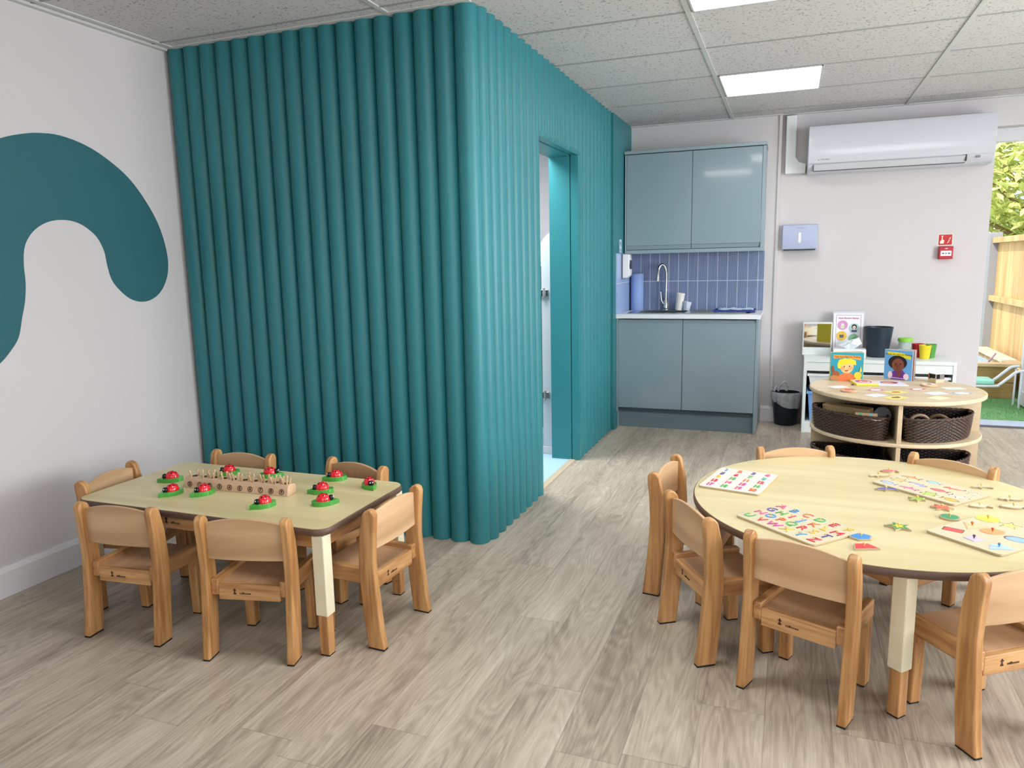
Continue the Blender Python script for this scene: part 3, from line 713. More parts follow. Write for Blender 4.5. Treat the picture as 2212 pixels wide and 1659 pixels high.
# ------------------------------------------------------------------ counting block
bl = thing('number_block', 'long half-round wooden number block marked 0 to 9 and full of counting sticks', 'counting toy', (-.766, -.7765, TZ), math.atan2(.023, .482))
pale = wood('pale_beech', rgb(190,158,128), rgb(212,182,150), 'X', 1.0, wave=.2)
b = B(); pf = [(-.0305, 0), (.028, 0), (.028, .03), (.022, .038), (.012, .042), (-.012, .042), (-.020, .039), (-.0245, .032)]
prism(b, pf, -.241, .241, 'YZ'); body = obj('log_body', b, pale, bl, bevel=.002)
holem = mat('hole_dark', rgb(70,44,28), .9); nm_ = mat('burnt_digit', rgb(92,62,44), .8)
hxs = [-.2135+.0474*i for i in range(10)]
for i, hx in enumerate(hxs):
    b = B(); cyl(b, (hx+.004, .002, .0415), .0125, .0012, 18); obj('stick_hole', b, holem, bl, smooth=0)
    b = B(); Mx = Matrix.Translation((hx, -.0277, .0165)) @ Matrix.Rotation(PI/2-.185, 4, 'X')
    lathe(b, [(.0084, 0), (.0112, 0), (.0112, .0008), (.0084, .0008)], 24, closed=True)
    bmesh.ops.transform(b, matrix=Mx @ Matrix.Translation((0, 0, -.0002)), verts=b.verts[:])
    text_bm(b, str(i), .0165, 0, 0, 0, .0008, M=Mx, bold=.0009)
    obj('digit_mark', b, nm_, bl, smooth=0)
stm = wood('stick_wood', rgb(186,152,116), rgb(214,184,148), 'Z', 1.0)
b = B(); cyl(b, (0, 0, 0), .0036, .052, 8); proto = None
cnt = [3, 4, 5, 4, 5, 4, 5, 5, 6, 7]; base = D.meshes.new('counting_stick'); b.to_mesh(base); b.free(); base.materials.append(stm); base.shade_smooth(); base.set_sharp_from_angle(angle=.6)
RB = Matrix.Translation((-.766, -.7765, TZ)) @ Matrix.Rotation(math.atan2(.023, .482), 4, 'Z')
for i, n in enumerate(cnt):
    for k in range(n):
        a = 2*PI*k/n+random.uniform(-.2, .2); rr = .0075 if n > 1 else 0
        p = RB @ Vector((hxs[i]+.004+rr*math.cos(a), .002+rr*math.sin(a), .0125+random.uniform(0, .006)))
        o = D.objects.new('counting_stick', base); COL.objects.link(o); o.location = p
        o.rotation_euler = (-.26*math.sin(a)+random.uniform(-.08, .08), .26*math.cos(a)+random.uniform(-.1, .1), 0)
        tag(o, 'thin wooden counting stick standing in the hole marked %s of the number block' % NUM[i], 'stick', 'counting sticks in the hole marked %s' % NUM[i])

# ------------------------------------------------------------------ ladybirds
leafg = mat('leaf_green', rgb(70,158,62), .25, coat=.4, var=.04); ladyr = mat('ladybird_red', rgb(214,24,40), .15, coat=.7, var=.03)
def make_lady(label):
    t = thing('ladybird_toy', label, 'toy')
    pts = []
    for i in range(40):
        a = 2*PI*i/40; x = .044*math.cos(a); w = .027*(1-.28*math.cos(a)) if math.cos(a) > 0 else .027
        y = w*math.sin(a)*(1 if math.cos(a) < .55 else max(0, (1-math.cos(a))/.45)**.5*.93+0.07)
        pts.append((x+(.006*max(0, math.cos(a))**6), y))
    b = B(); prism(b, [(x*1.06, y*1.05) for x, y in pts], 0, .017); obj('leaf_base', b, leafg, t, bevel=.003, bseg=3)
    b = B(); ball(b, (-.004, 0, .017), .0265, .0225, .0265, 28, 16, 0.0, 0)
    for (x, y) in ((.012, .007), (.012, -.007), (.0, .0135), (.0, -.0135), (-.004, 0), (-.016, .008), (-.016, -.008)):
        nx, ny = x/.0265, y/.0225; z = math.sqrt(max(0, 1-nx*nx-ny*ny)); nrm = Vector((nx/.0265, ny/.0225, z/.0265)).normalized()
        q = nrm.to_track_quat('Z', 'Y').to_matrix().to_4x4(); q.translation = Vector((x-.004, y, 0.017+z*.0265))
        vs = ball(b, (0, 0, 0), .0034, .0034, .0009, 12, 4, -1, 1); bmesh.ops.transform(b, matrix=q, verts=vs)
    obj('shell', b, [ladyr, black], t, smooth=60)
    b = B(); ball(b, (.0235, 0, .0245), .010, .0125, .0105, 20, 12, -1, 0)
    for s in (-1, 1): ball(b, (.0310, s*.0050, .0282), .0022, .0026, .0026, 10, 6, -1, 1)
    obj('head', b, [black, flatcol(235,235,235)], t, smooth=60)
    return t
LB = [(-1.126,-.765,(-.75,-.66),'ladybird toy on a green leaf, behind the leftmost one at the number block end'),
 (-.982,-.905,(-.30,-.95),'ladybird toy on a green leaf, leftmost of the row in front of the number block'),
 (-.862,-.868,(-.34,-.94),'ladybird toy on a green leaf directly in front of the digits one and two'),
 (-.535,-.918,(-.45,-.89),'ladybird toy on a green leaf nearest the front edge, below the digit nine'),
 (-.965,-.615,(-.7,-.7),'ladybird toy partly hidden behind the left half of the number block'),
 (-.765,-.590,(.88,.47),'ladybird toy partly hidden behind the right half of the number block, head to the right'),
 (-.478,-.548,(-.8,-.6),'ladybird toy on a green leaf in front of the back right chair'),
 (-.285,-.600,(.72,-.69),'ladybird toy on a green leaf nearest the back right corner of the table'),
 (-.430,-.713,(-.82,-.57),'ladybird toy facing left, upper of the close pair right of the number block'),
 (-.335,-.828,(.80,.60),'ladybird toy facing right, lower of the close pair right of the number block')]
l0 = None
for x, y, (dx, dy), lab in LB:
    rz = math.atan2(dy, dx)
    if l0 is None: l0 = make_lady(lab); l0.location = (x, y, TZ); l0.rotation_euler = (0, 0, rz); l0['group'] = 'ladybird toys on the rectangular table'
    else: dup(l0, (x, y, TZ), rz, lab)

# ------------------------------------------------------------------ puzzles on the round table
boardm = mat('puzzle_board_ply', rgb(206,196,166), .45, var=.03, vscale=20)
boardw = mat('puzzle_board_white', rgb(222,216,208), .4, var=.01)
boarde = mat('puzzle_board_edge', rgb(186,168,134), .6)
knob_y = mat('knob_wood', rgb(226,196,130), .4)
def board(label, cx, cy, ang, w, h, top, rad=.012):
    t = thing('puzzle_board', label, 'puzzle', (cx, cy, TZ), ang)
    b = B(); prism(b, rrect(w, h, rad, 5), .0003, .0072); obj('base', b, boarde, t, smooth=0, bevel=.001)
    b = B(); prism(b, rrect(w-.002, h-.002, rad, 5), .0072, .0080); obj('face', b, top, t, smooth=0)
    return t
def knob(parent, x, y, z, m=knob_y, s=1.0):
    b = B(); lathe(b, [(0, 0), (.0022*s, 0), (.0018*s, .004*s), (.0042*s, .007*s), (.0046*s, .0095*s), (.003*s, .012*s), (0, .0126*s)], 14); return obj('knob', b, m, parent, loc=(x, y, z))
def wpos(t, x, y, z):
    return Matrix.Translation(t.location) @ t.rotation_euler.to_matrix().to_4x4() @ Vector((x, y, z))
colname = {'pink': (222,92,150), 'blue': (66,146,206), 'orange': (228,112,66), 'green': (84,176,92), 'red': (214,52,74), 'yellow': (232,196,70), 'purple': (92,84,166), 'magenta': (206,70,156), 'teal': (84,186,176)}
# alphabet board
c = [(1.088,-.533),(1.23,-.355),(1.466,-.563),(1.327,-.718)]
ca = math.atan2(-.208, .236)
alpha = board('pale wooden alphabet puzzle board with coloured letters at the near left of the round table', 1.278, -.542, ca, .315, .226, boardm)
rows = [('ABCDEF', ['pink','blue','orange','green','red','yellow']), ('GHIJKLM', ['purple','green','red','blue','orange','yellow','red']), ('NOPQRST', ['pink','blue','orange','green','red','yellow','purple']), ('UVWXYZ', ['green','red','magenta','yellow','blue','red'])]
for ri, (s, cols) in enumerate(rows):
    n = len(s); 
    for ci, ch in enumerate(s):
        x = -.130+(.26*ci/(n-1)); y = .078-ri*.052
        p = wpos(alpha, x, y, .0081)
        b = B(); text_bm(b, ch, .049, 0, 0, 0, .002)
        o = obj('letter_piece', b, flatcol(*colname[cols[ci]], rough=.35), loc=p, rotz=ca, smooth=0)
        tag(o, '%s wooden letter %s with a peg, set in the alphabet board' % (cols[ci], ch), 'puzzle piece', 'letter pieces in the alphabet board')
        knob(o, 0, 0, .0018, s=.7)
# number board
na = math.atan2(-.055, .218)
nb = board('white number puzzle board with bright digits at the far left rim of the round table', 1.071, -.108, na+.03, .228, .288, boardw)
ncol = [['blue','orange','purple','pink'], ['purple','red','green','teal'], ['yellow','green','orange','red'], ['red','pink','magenta','green'], ['magenta','green','pink','orange']]
order = [17,18,19,20, 13,14,15,16, 9,10,11,12, 5,6,7,8, 1,2,3,4]
for ri in range(5):
    for ci in range(4):
        n = ri*4+ci+1; x = -.081+.054*ci; y = .108-.054*ri
        b = B(); text_bm(b, str(n), .043, 0, 0, 0, .002, bold=.0014, sx=.8 if n < 10 else .62)
        o = obj('number_piece', b, flatcol(*colname[ncol[ri][ci]], rough=.35), loc=wpos(nb, x, y, .0081), rotz=na+.03, smooth=0)
        tag(o, '%s wooden number %s piece set in the white number board' % (ncol[ri][ci], NUM[n]), 'puzzle piece', 'number pieces in the white number board')
        knob(o, 0, 0, .0018, s=.6)
# sea-creature board (empty recesses)
fish = [(-1,0),(-.6,.35),(-.1,.5),(.35,.35),(.65,.1),(1,.4),(.92,0),(1,-.4),(.65,-.1),(.35,-.35),(-.1,-.45),(-.6,-.3)]
dolphin = [(-1,-.1),(-.7,.15),(-.35,.35),(-.1,.4),(.0,.75),(.2,.4),(.6,.1),(.8,.35),(1.05,.3),(.88,0),(1,-.35),(.7,-.15),(.2,-.1),(-.1,-.15),(-.15,-.5),(-.35,-.2),(-.7,-.2)]
turtle = [(-1,0),(-.8,.22),(-.55,.15),(-.4,.45),(-.6,.8),(-.3,.72),(-.1,.5),(.3,.5),(.5,.75),(.65,.6),(.55,.35),(.75,.1),(1,0),(.75,-.1),(.55,-.35),(.65,-.6),(.5,-.75),(.3,-.5),(-.1,-.5),(-.3,-.72),(-.6,-.8),(-.4,-.45),(-.55,-.15),(-.8,-.22)]
starp = [((1 if i % 2 == 0 else .45)*math.cos(PI/2+PI*i/5), (1 if i % 2 == 0 else .45)*math.sin(PI/2+PI*i/5)) for i in range(10)]
seal = [(-1,-.2),(-.75,.2),(-.5,.3),(-.3,.05),(.2,.1),(.7,0),(1,.25),(1.05,-.05),(.7,-.2),(.2,-.3),(-.1,-.25),(-.3,-.55),(-.4,-.25),(-.7,-.3)]
shape_z = {'fish': fish, 'dolphin': dolphin, 'turtle': turtle, 'starfish': starp, 'seal': seal}
sa = math.atan2(-.213, .237)
sb = board('pale wooden sea-creature puzzle board with empty cut-outs behind the middle of the round table', 1.738, -.009, sa, .318, .218, boardm)
rec = mat('recess_shadow', rgb(120,96,78), .8)
def recess(parent, poly, cx, cy, s, rot, col, name='cut_out'):
    cr_, sr_ = math.cos(rot), math.sin(rot)
    P = [(cx+s*(x*cr_-y*sr_), cy+s*(x*sr_+y*cr_)) for x, y in spline(poly, 3)]
    Q = [(cx+(x-cx)*.86+.0012, cy+(y-cy)*.86-.0016) for x, y in P]
    b = B(); prism(b, P, .0078, .0082, mi=0); prism(b, Q, .0080, .0084, mi=1)
    obj(name, b, [rec, flatcol(*col)], parent, smooth=0)
for i, (k, x, y, s, rt_, col) in enumerate((('dolphin',-.112,.06,.038,.1,(230,160,96)),('fish',-.03,.072,.030,0,(150,205,222)),('seal',.055,.062,.036,.2,(232,116,104)),('starfish',.125,.06,.026,0,(236,222,190)),
        ('turtle',-.12,-.005,.032,.2,(206,190,120)),('seal',-.045,0,.036,3.0,(160,170,226)),('fish',.04,-.002,.034,.1,(226,110,120)),('dolphin',.12,-.01,.036,3.1,(222,230,214)),
        ('fish',-.115,-.07,.034,0,(176,190,236)),('dolphin',-.035,-.07,.036,0,(232,130,170)),('turtle',.045,-.068,.032,.4,(176,206,92)),('fish',.12,-.068,.034,3.1,(240,178,84)))):
    recess(sb, shape_z[k], x, y, s, rt_, col)
# shape board
ha = math.atan2(-.17, .185)+.02
hb = board('pale wooden geometric shape puzzle board cut off by the right edge of the view', 1.838, -.463, -.757, .228, .300, boardm)
def hl(wx, wy):
    v = Matrix.Rotation(.757, 2) @ Vector((wx-1.838, wy+.463)); return v.x, v.y
# pieces in and off the board
def piece(name, poly, loc, rot, s, col, label, kcol=None, cat='puzzle piece', group=None, base=True, t=.006, sm=0, inner=None, kn=True):
    P = spline(poly, 3) if sm else poly
    P = [(x*s, y*s) for x, y in P]
    b = B(); prism(b, P, 0.0002, t, mi=0)
    cxm = sum(p[0] for p in P)/len(P); cym = sum(p[1] for p in P)/len(P)
    Q = [(cxm+(x-cxm)*.88, cym+(y-cym)*.88) for x, y in P]; prism(b, Q, t, t+.0005, mi=1)
    ms = [boarde if base else flatcol(*col), flatcol(*col, rough=.35)]
    if inner:
        ip, icol, isc = inner; prism(b, [(x*s*isc, y*s*isc) for x, y in ip], t+.0005, t+.001, mi=2); ms.append(flatcol(*icol))
    o = obj(name, b, ms, loc=loc, rotz=rot, smooth=0); tag(o, label, cat, group)
    if kn: knob(o, 0, 0, t+.0004, kcol or knob_y, .95)
    return o
def onb(x, y, z=.0081): return wpos(hb, x, y, z)
trap = [(-1,-.55),(1,-.55),(.55,.55),(-.55,.55)]; octo = circ(1, 8, a0=PI/8, ry=.9); diamond = [(-1,0),(0,-.8),(1,0),(0,.8)]; sq = rrect(1.5, 1.5, .12, 3); pent = circ(1, 5, a0=PI/2)
recess(hb, [(p[0]*1.0, p[1]*.7) for p in rrect(1.7, 1.5, .2, 2)], *hl(1.733,-.467), .034, .35, (216,84,84))
recess(hb, starp, *hl(1.905,-.372), .036, .3, (214,222,120))
recess(hb, [(p[0], p[1]*.75) for p in octo], *hl(1.895,-.502), .036, .3, (150,186,232))
for nm, poly, x, y, s, r_, col, lab, kc in (
  ('circle_piece', circ(1, 28), *hl(1.857,-.325), .034, 0, (226,224,96), 'yellow circle puzzle piece set in the shape board', (206,170,70)),
  ('triangle_piece', [(-1,-.6),(1,-.6),(0,.9)], *hl(1.796,-.408), .038, .4, (244,196,150), 'pale orange triangle puzzle piece set in the shape board', (206,110,50)),
  ('oval_piece', circ(1, 28, ry=.8), *hl(1.842,-.450), .034, 0, (244,164,110), 'orange oval puzzle piece set in the shape board', (196,90,40)),
  ('square_piece', sq, *hl(1.776,-.533), .028, .5, (206,194,214), 'lilac square puzzle piece set in the shape board', (86,62,90)),
  ('trapezium_piece', [(-1,-.6),(1,-.6),(.45,.6),(-.45,.6)], *hl(1.829,-.585), .034, .0, (176,206,236), 'pale blue trapezium puzzle piece at the near corner of the shape board', (90,130,180))):
    p = onb(x, y); piece(nm, poly, p, -.757+.9+r_, s, col, lab, mat('knob_%d_%d' % (kc[0], kc[1]), rgb(*kc), .4), t=.001, base=False)
# loose pieces (positions on the tabletop)
L3 = [
 ('hexagon_piece', circ(1, 6, ry=.8), (1.461,-.606), .36, .036, (60,140,210), 'blue hexagon puzzle piece lying off the near right corner of the alphabet board', None),
 ('trapezium_piece', trap, (1.463,-.688), .36, .038, (222,62,66), 'red trapezium puzzle piece lying below the blue hexagon', None),
 ('star_piece', starp, (1.58,-.476), .3, .042, (52,140,70), 'green star puzzle piece with a yellow centre lying alone mid table', (starp, (216,206,70), .5)),
 ('circle_piece', circ(1, 28), (1.748,-.330), 0, .030, (60,150,104), 'dark green circle puzzle piece beside the shape board', None),
 ('fish_piece', fish, (1.628,.200), .2, .034, (222,96,120), 'pink fish puzzle piece lying beyond the sea-creature board', None),
 ('seal_piece', seal, (1.582,.125), .3, .040, (222,206,164), 'beige seal puzzle piece lying left of the sea-creature board', None),
 ('dolphin_piece', dolphin, (1.589,-.063), .1, .040, (84,96,200), 'blue dolphin puzzle piece left of the near edge of the sea-creature board', None),
 ('turtle_piece', turtle, (1.678,-.155), .5, .030, (150,190,60), 'green turtle puzzle piece below the sea-creature board', None),
 ('crab_piece', turtle, (1.742,-.232), -.1, .036, (222,104,72), 'orange crab puzzle piece between the two boards', None),
 ('fish_piece', fish, (1.864,-.177), .2, .036, (236,222,190), 'cream fish puzzle piece right of the orange crab', None),
 ('dolphin_piece', dolphin, (1.919,.067), .2, .036, (230,206,178), 'cream dolphin puzzle piece at the far right corner of the sea-creature board', None),
 ('seal_piece', seal, (1.979,-.062), 0, .038, (218,220,190), 'pale grey-green seal puzzle piece near the right rim of the round table', None),
 ('whale_piece', fish, (1.969,-.153), .1, .044, (228,214,184), 'cream whale puzzle piece above the shape board at the right rim', None)]
for nm, poly, (x, y), r_, s, col, lab, inn in L3:
    piece(nm, poly, (x, y, TZ), r_, s, col, lab, group='loose puzzle pieces on the round table', sm=nm.split('_')[0] in ('fish', 'seal', 'dolphin', 'turtle', 'crab', 'whale'), inner=inn)

# ------------------------------------------------------------------ round shelf unit with baskets
UX, UY, UR = 1.826, 1.771, .463
su = thing('round_shelf_unit', 'low round maple shelf unit holding dark wicker baskets, books and cards on top', 'shelf unit', (UX, UY, 0))
def disc(z0, z1, rad): 
    b = B(); cyl(b, (0, 0, z0), rad, z1-z0, 96); return b
obj('top', disc(.530, .553, UR), mapleU, su, smooth=40, bevel=.006, bseg=3)
obj('shelf', disc(.297, .318, .452), mapleU, su, smooth=40, bevel=.006, bseg=3)
obj('shelf', disc(.055, .076, .452), mapleU, su, smooth=40, bevel=.006, bseg=3)
DXo = 1.807-UX
for z0, z1 in ((.318, .530), (.076, .297), (0, .055)):
    obj('divider', bx(DXo-.011, -.447 if z0 else -.40, z0, DXo+.011, .447 if z0 else .40, z1), mapleU, su, smooth=0, bevel=.001)
    obj('cross_panel', bx(-.444 if z0 else -.4, -.011, z0, .444 if z0 else .4, .011, z1), mapleU, su, smooth=0, bevel=.001)
wick = mat('dark_wicker', rgb(74,55,46), .38, var=.35, vscale=60)
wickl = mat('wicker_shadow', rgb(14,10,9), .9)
def quarter(R_, rin, n=10):
    """rounded quarter-disc outline, corner at origin, opening to +x,-y quadrant"""
    pts = []
    c = .035
    def arc(cx, cy, r_, a0, a1, k): 
        for i in range(k+1):
            a = a0+(a1-a0)*i/k; pts.append((cx+r_*math.cos(a), cy+r_*math.sin(a)))
    arc(c, -c, c, PI/2, PI, 5)                         # inner corner
    arc(c, -(R_-.045), c, PI, PI*1.42, 5)
    arc(0, 0, R_-.004, -PI/2+.13, -.13, 16)
    arc(R_-.045, -c, c, -.42*PI+.1, PI/2, 6)
    return pts
def make_basket(label, loc, flip, group):
    t = thing('wicker_basket', label, 'basket', loc, 0, group)
    sg = -1 if flip else 1
    out = quarter(.385, .0)
    N_ = 144
    per = [Vector((x*sg, y)) for x, y in out]
    ln = [0]
    for i in range(len(per)): ln.append(ln[-1]+(per[(i+1) % len(per)]-per[i]).length)
    def samp(s):
        s = s % ln[-1]
        for i in range(len(per)):
            if ln[i+1] >= s: 
                f = (s-ln[i])/max(1e-9, ln[i+1]-ln[i]); return per[i].lerp(per[(i+1) % len(per)], f)
        return per[0]
    S = [samp(ln[-1]*i/N_) for i in range(N_)]; cen = sum(S, Vector((0, 0)))/N_
    b = B()
    rowsn = 15; h = .118
    for ri in range(rowsn):
        z = .005+h*ri/(rowsn-1); k = .93+.07*(ri/(rowsn-1))**.7
        pts = []
        for i, p in enumerate(S):
            d = (p-cen); nrm = d.normalized(); w = .0042*math.cos(PI*(i/2.0)+PI*ri)
            q = cen+d*k+nrm*w; pts.append((q.x, q.y, z))
        tube(b, pts, .0034, 6, closed=True)
    # rope rim
    for ph in (0, PI):
        pts = []
        for i, p in enumerate(S):
            a = 2*PI*i/6+ph; nrm = (p-cen).normalized(); q = p+nrm*.004*math.cos(a); pts.append((q.x, q.y, .128+.004*math.sin(a)))
        tube(b, pts, .0052, 5, closed=True)
    obj('woven_side', b, wick, t, smooth=60)
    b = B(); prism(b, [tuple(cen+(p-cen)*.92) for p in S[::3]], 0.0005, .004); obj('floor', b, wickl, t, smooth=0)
    b = B()
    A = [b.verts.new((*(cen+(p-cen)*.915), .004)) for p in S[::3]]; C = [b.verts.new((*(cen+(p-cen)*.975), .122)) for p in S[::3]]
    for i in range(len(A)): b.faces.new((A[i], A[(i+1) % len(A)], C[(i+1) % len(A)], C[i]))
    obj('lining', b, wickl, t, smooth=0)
    return t, sg
g_ = 'dark wicker baskets in the round shelf unit'
make_basket('dark wicker basket on the upper left shelf holding a wooden box and rainstick', (UX+DXo-.045, UY-.035, .3185), True, g_)
make_basket('dark wicker basket on the upper right shelf holding curved wooden pieces', (UX+DXo+.030, UY-.035, .3185), False, g_)
make_basket('dark wicker basket on the lower left shelf, half hidden by the round table', (UX+DXo-.045, UY-.035, .0765), True, g_)
make_basket('dark wicker basket on the lower right shelf behind the chair', (UX+DXo+.030, UY-.035, .0765), False, g_)
# basket contents
wb = thing('wooden_toy_box', 'shallow wooden box tilted in the upper left basket', 'toy', (1.565, 1.555, .458), 0, rot=(.22, -.05, -.76))
b = B(); box(b, -.155, -.024, -.022, .155, .024, .016); obj('box_body', b, wood('aged_ply', rgb(170,142,96), rgb(198,170,124), 'X', .8), wb, smooth=0, bevel=.002)
b = B()
for y in (-.012, .012): cyl(b, (-.143, -.0245, y*.5-.003), .003, .001, 10, axis='Y')
obj('peg_hole', b, holem, wb, smooth=0)
rs = thing('rainstick', 'small wooden cylinder shaker with green and blue bands on the upper left basket rim', 'toy', (1.650, 1.402, .455), 0, rot=(0, PI/2-.06, -.46))
b = B(); cyl(b, (0, 0, -.055), .0125, .11, 20); obj('stick', b, stm, rs)
b = B(); cyl(b, (0, 0, -.034), .0129, .012, 20); obj('band', b, flatcol(110,190,140), rs)
b = B(); cyl(b, (0, 0, .022), .0129, .012, 20); obj('band', b, flatcol(120,196,206), rs)
b = B(); tube(b, spline([(1.625,1.392,.452),(1.64,1.380,.438),(1.67,1.368,.440),(1.70,1.360,.434),(1.735,1.365,.444)], 5, False), .0025, 6)
tag(obj('looped_string', b, flatcol(226,230,228)), 'thin white string looped under the banded shaker', 'string')
b = B(); cyl(b, (0, 0, -.008), .046, .016, 40); 
tb = thing('grey_drum', 'small round grey hand drum standing at the right end of the upper left basket', 'drum', (1.735, 1.455, .447), 0, rot=(PI/2-.25, 0, .15))
obj('skin', b, mat('drum_grey', rgb(112,116,128), .6), tb, bevel=.002)
b = B(); prism(b, [(-.03, 0), (.03, 0), (.012, .07), (-.012, .07)], -.006, .006, 'XZ'); cyl(b, (0, -.0075, .04), .006, .0015, 12, axis='Y', mi=1)
tag(obj('wooden_clapper', b, [mat('worn_wood', rgb(150,124,104), .6), holem], loc=(1.655, 1.53, .40), rot=(0, .3, .3), smooth=0), 'small worn wooden triangle with a hole in the upper left basket', 'toy')
b = B(); ball(b, (0, 0, 0), .02, .02, .02, 16, 10); tag(obj('red_ball', b, flatcol(150,30,40, .3), loc=(1.585, 1.43, .4375-.03), smooth=60), 'dark red ball showing between the wicker and wooden box', 'ball')
for i, (x, y, rz) in enumerate(((1.92, 1.47, .3), (2.02, 1.49, -.5))):
    b = B(); tube(b, [(.055*math.cos(a), 0, .05*math.sin(a)) for a in [PI*k/12 for k in range(13)]], [.009]*13, 8)
    tag(obj('wooden_arch', b, wood('driftwood', rgb(130,104,80), rgb(168,138,110), 'X'), loc=(x, y, .405), rotz=rz), ('curved wooden arch lying on the left in the upper right basket', 'curved wooden arch lying on the right in the upper right basket')[i], 'toy')

# books on the unit
UZ = .5535
def cover_left(t, w, h):
    f = Flat(.0003)
    f.poly(rrect(w, h, .004, 2), flatcol(34,148,168))
    f.poly([(-w*.42, h*.42), (w*.40, h*.38), (w*.42, h*.24), (.0, h*.31), (-w*.41, h*.29)], flatcol(240,150,40))
    f.text('Tails Are Not for Pulling', .0148, flatcol(60,30,20), 0, h*.345, bold=.0002)
    f.poly([(-w*.28, -h*.5), (-w*.22, -h*.30), (-w*.08, -h*.23), (w*.12, -h*.23), (w*.24, -h*.30), (w*.28, -h*.5)], flatcol(240,112,60))
    f.poly(circ(w*.205, 24, 0, .0, ry=h*.235), flatcol(248,190,130))
    hair = [(-w*.27, -h*.05), (-w*.29, h*.10), (-w*.24, h*.24), (-w*.08, h*.29), (w*.12, h*.28), (w*.26, h*.22), (w*.28, h*.06), (w*.20, h*.07), (w*.1, h*.12), (-w*.05, h*.08), (-w*.16, h*.04), (-w*.20, -h*.08)]
    f.poly(hair, flatcol(246,206,40))
    f.poly(circ(.004, 10, -w*.08, h*.0), flatcol(40,30,30)); f.poly(circ(.004, 10, w*.08, h*.02), flatcol(40,30,30))
    f.poly(circ(.012, 14, -w*.12, -h*.07), flatcol(246,160,110)); f.poly(circ(.012, 14, w*.12, -h*.05), flatcol(246,160,110))
    f.poly([(-w*.07, -h*.13), (w*.07, -h*.11), (w*.03, -h*.16), (-w*.04, -h*.165)], flatcol(190,60,50))
    f.poly(circ(w*.12, 18, -w*.33, -h*.26, ry=h*.11), flatcol(150,84,44)); f.poly(circ(w*.14, 18, -w*.36, -h*.40, ry=h*.09), flatcol(186,120,70)); f.poly([(-w*.44, -h*.2), (-w*.47, h*.02), (-w*.40, h*.02), (-w*.36, -h*.18)], flatcol(140,74,44))
    f.poly(circ(w*.12, 18, w*.34, -h*.30, ry=h*.12), flatcol(240,190,50)); f.poly([(w*.38, -h*.2), (w*.42, h*.03), (w*.46, -h*.16)], flatcol(240,196,60)); f.poly(circ(w*.10, 14, w*.36, -h*.44, ry=h*.05), flatcol(236,186,60))
    return f
def cover_right(t, w, h):
    f = Flat(.0003)
    f.poly(rrect(w, h, .004, 2), flatcol(104,170,226))
    f.poly([(-w*.42, h*.44), (w*.1, h*.42), (w*.43, h*.34), (w*.43, h*.20), (.0, h*.31), (-w*.42, h*.33)], flatcol(236,224,40))
    f.text('Noses Are Not for Picking', .0143, flatcol(70,60,20), 0, h*.355, bold=.0002)
    f.poly(circ(w*.34, 26, -.004, h*.08, ry=h*.24), flatcol(34,26,36))
    f.poly([(-w*.26, -h*.5), (-w*.22, -h*.26), (-w*.08, -h*.17), (w*.18, -h*.17), (w*.27, -h*.28), (w*.30, -h*.5)], flatcol(112,52,150))
    f.poly(circ(w*.085, 12, -w*.27, -h*.36, ry=h*.13), flatcol(244,216,226)); f.poly(circ(w*.10, 12, w*.31, -h*.38, ry=h*.11), flatcol(244,216,226))
    f.poly(circ(w*.22, 24, 0, h*.0, ry=h*.23), flatcol(132,74,54))
    f.poly(circ(.004, 10, -w*.08, h*.04), flatcol(20,14,14)); f.poly(circ(.004, 10, w*.09, h*.04), flatcol(20,14,14))
    f.poly(circ(.012, 12, .0, -h*.03), flatcol(116,62,46)); f.poly([(-w*.07, -h*.12), (w*.07, -h*.12), (.0, -h*.16)], flatcol(90,36,34))
    f.poly([(0, -h*.42), (w*.14, -h*.36), (w*.06, -h*.12), (-w*.0, -h*.08)], flatcol(120,66,48))
    f.poly([(-w*.24, -h*.42), (w*.26, -h*.44), (w*.26, -h*.47), (-w*.24, -h*.46)], flatcol(196,160,220))
    return f
pagem = mat('page_board', rgb(236,232,224), .6)
def board_book(name, label, loc, rz, w, h, cov, spine, fan, ncards, side):
    """standing board book, pages fanned behind the cover, hinged on the left edge"""
    t = thing('board_book', label, 'book', loc, rz)
    hub = (-w/2, 0)
    for i in range(ncards):
        a = fan*i/(ncards-1) if ncards > 1 else 0
        b = B(); box(b, 0, 0, 0, w, .0022, h)
        o = obj('front_cover' if i == 0 else 'page', b, [spine if i in (0, ncards-1) else [pagem, flatcol(206,110,60), flatcol(70,120,140)][i % 3]], t, loc=(hub[0], hub[1]+.0024*i, 0), rotz=a if side > 0 else a, smooth=0, bevel=.0008)
        if i == 0:
            f = cov(t, w-.004, h-.004); c_ = f.obj('cover_art', o, rot=(PI/2, 0, 0), loc=(w/2, 0, h/2))
    return t
b1a = math.atan2(.02, .193)
board_book('a', 'board book with a blond cartoon child on an orange and teal cover, standing', (1.5785, 1.968, UZ), b1a, .194, .181, cover_left, flatcol(224,206,60), .42, 5, 1)
b2a = math.atan2(-.085, .147)
board_book('b', 'board book with a dark-haired cartoon child on a light blue cover, standing open', (1.8785, 2.0875, UZ), b2a, .170, .187, cover_right, flatcol(196,224,232), .40, 7, 1)
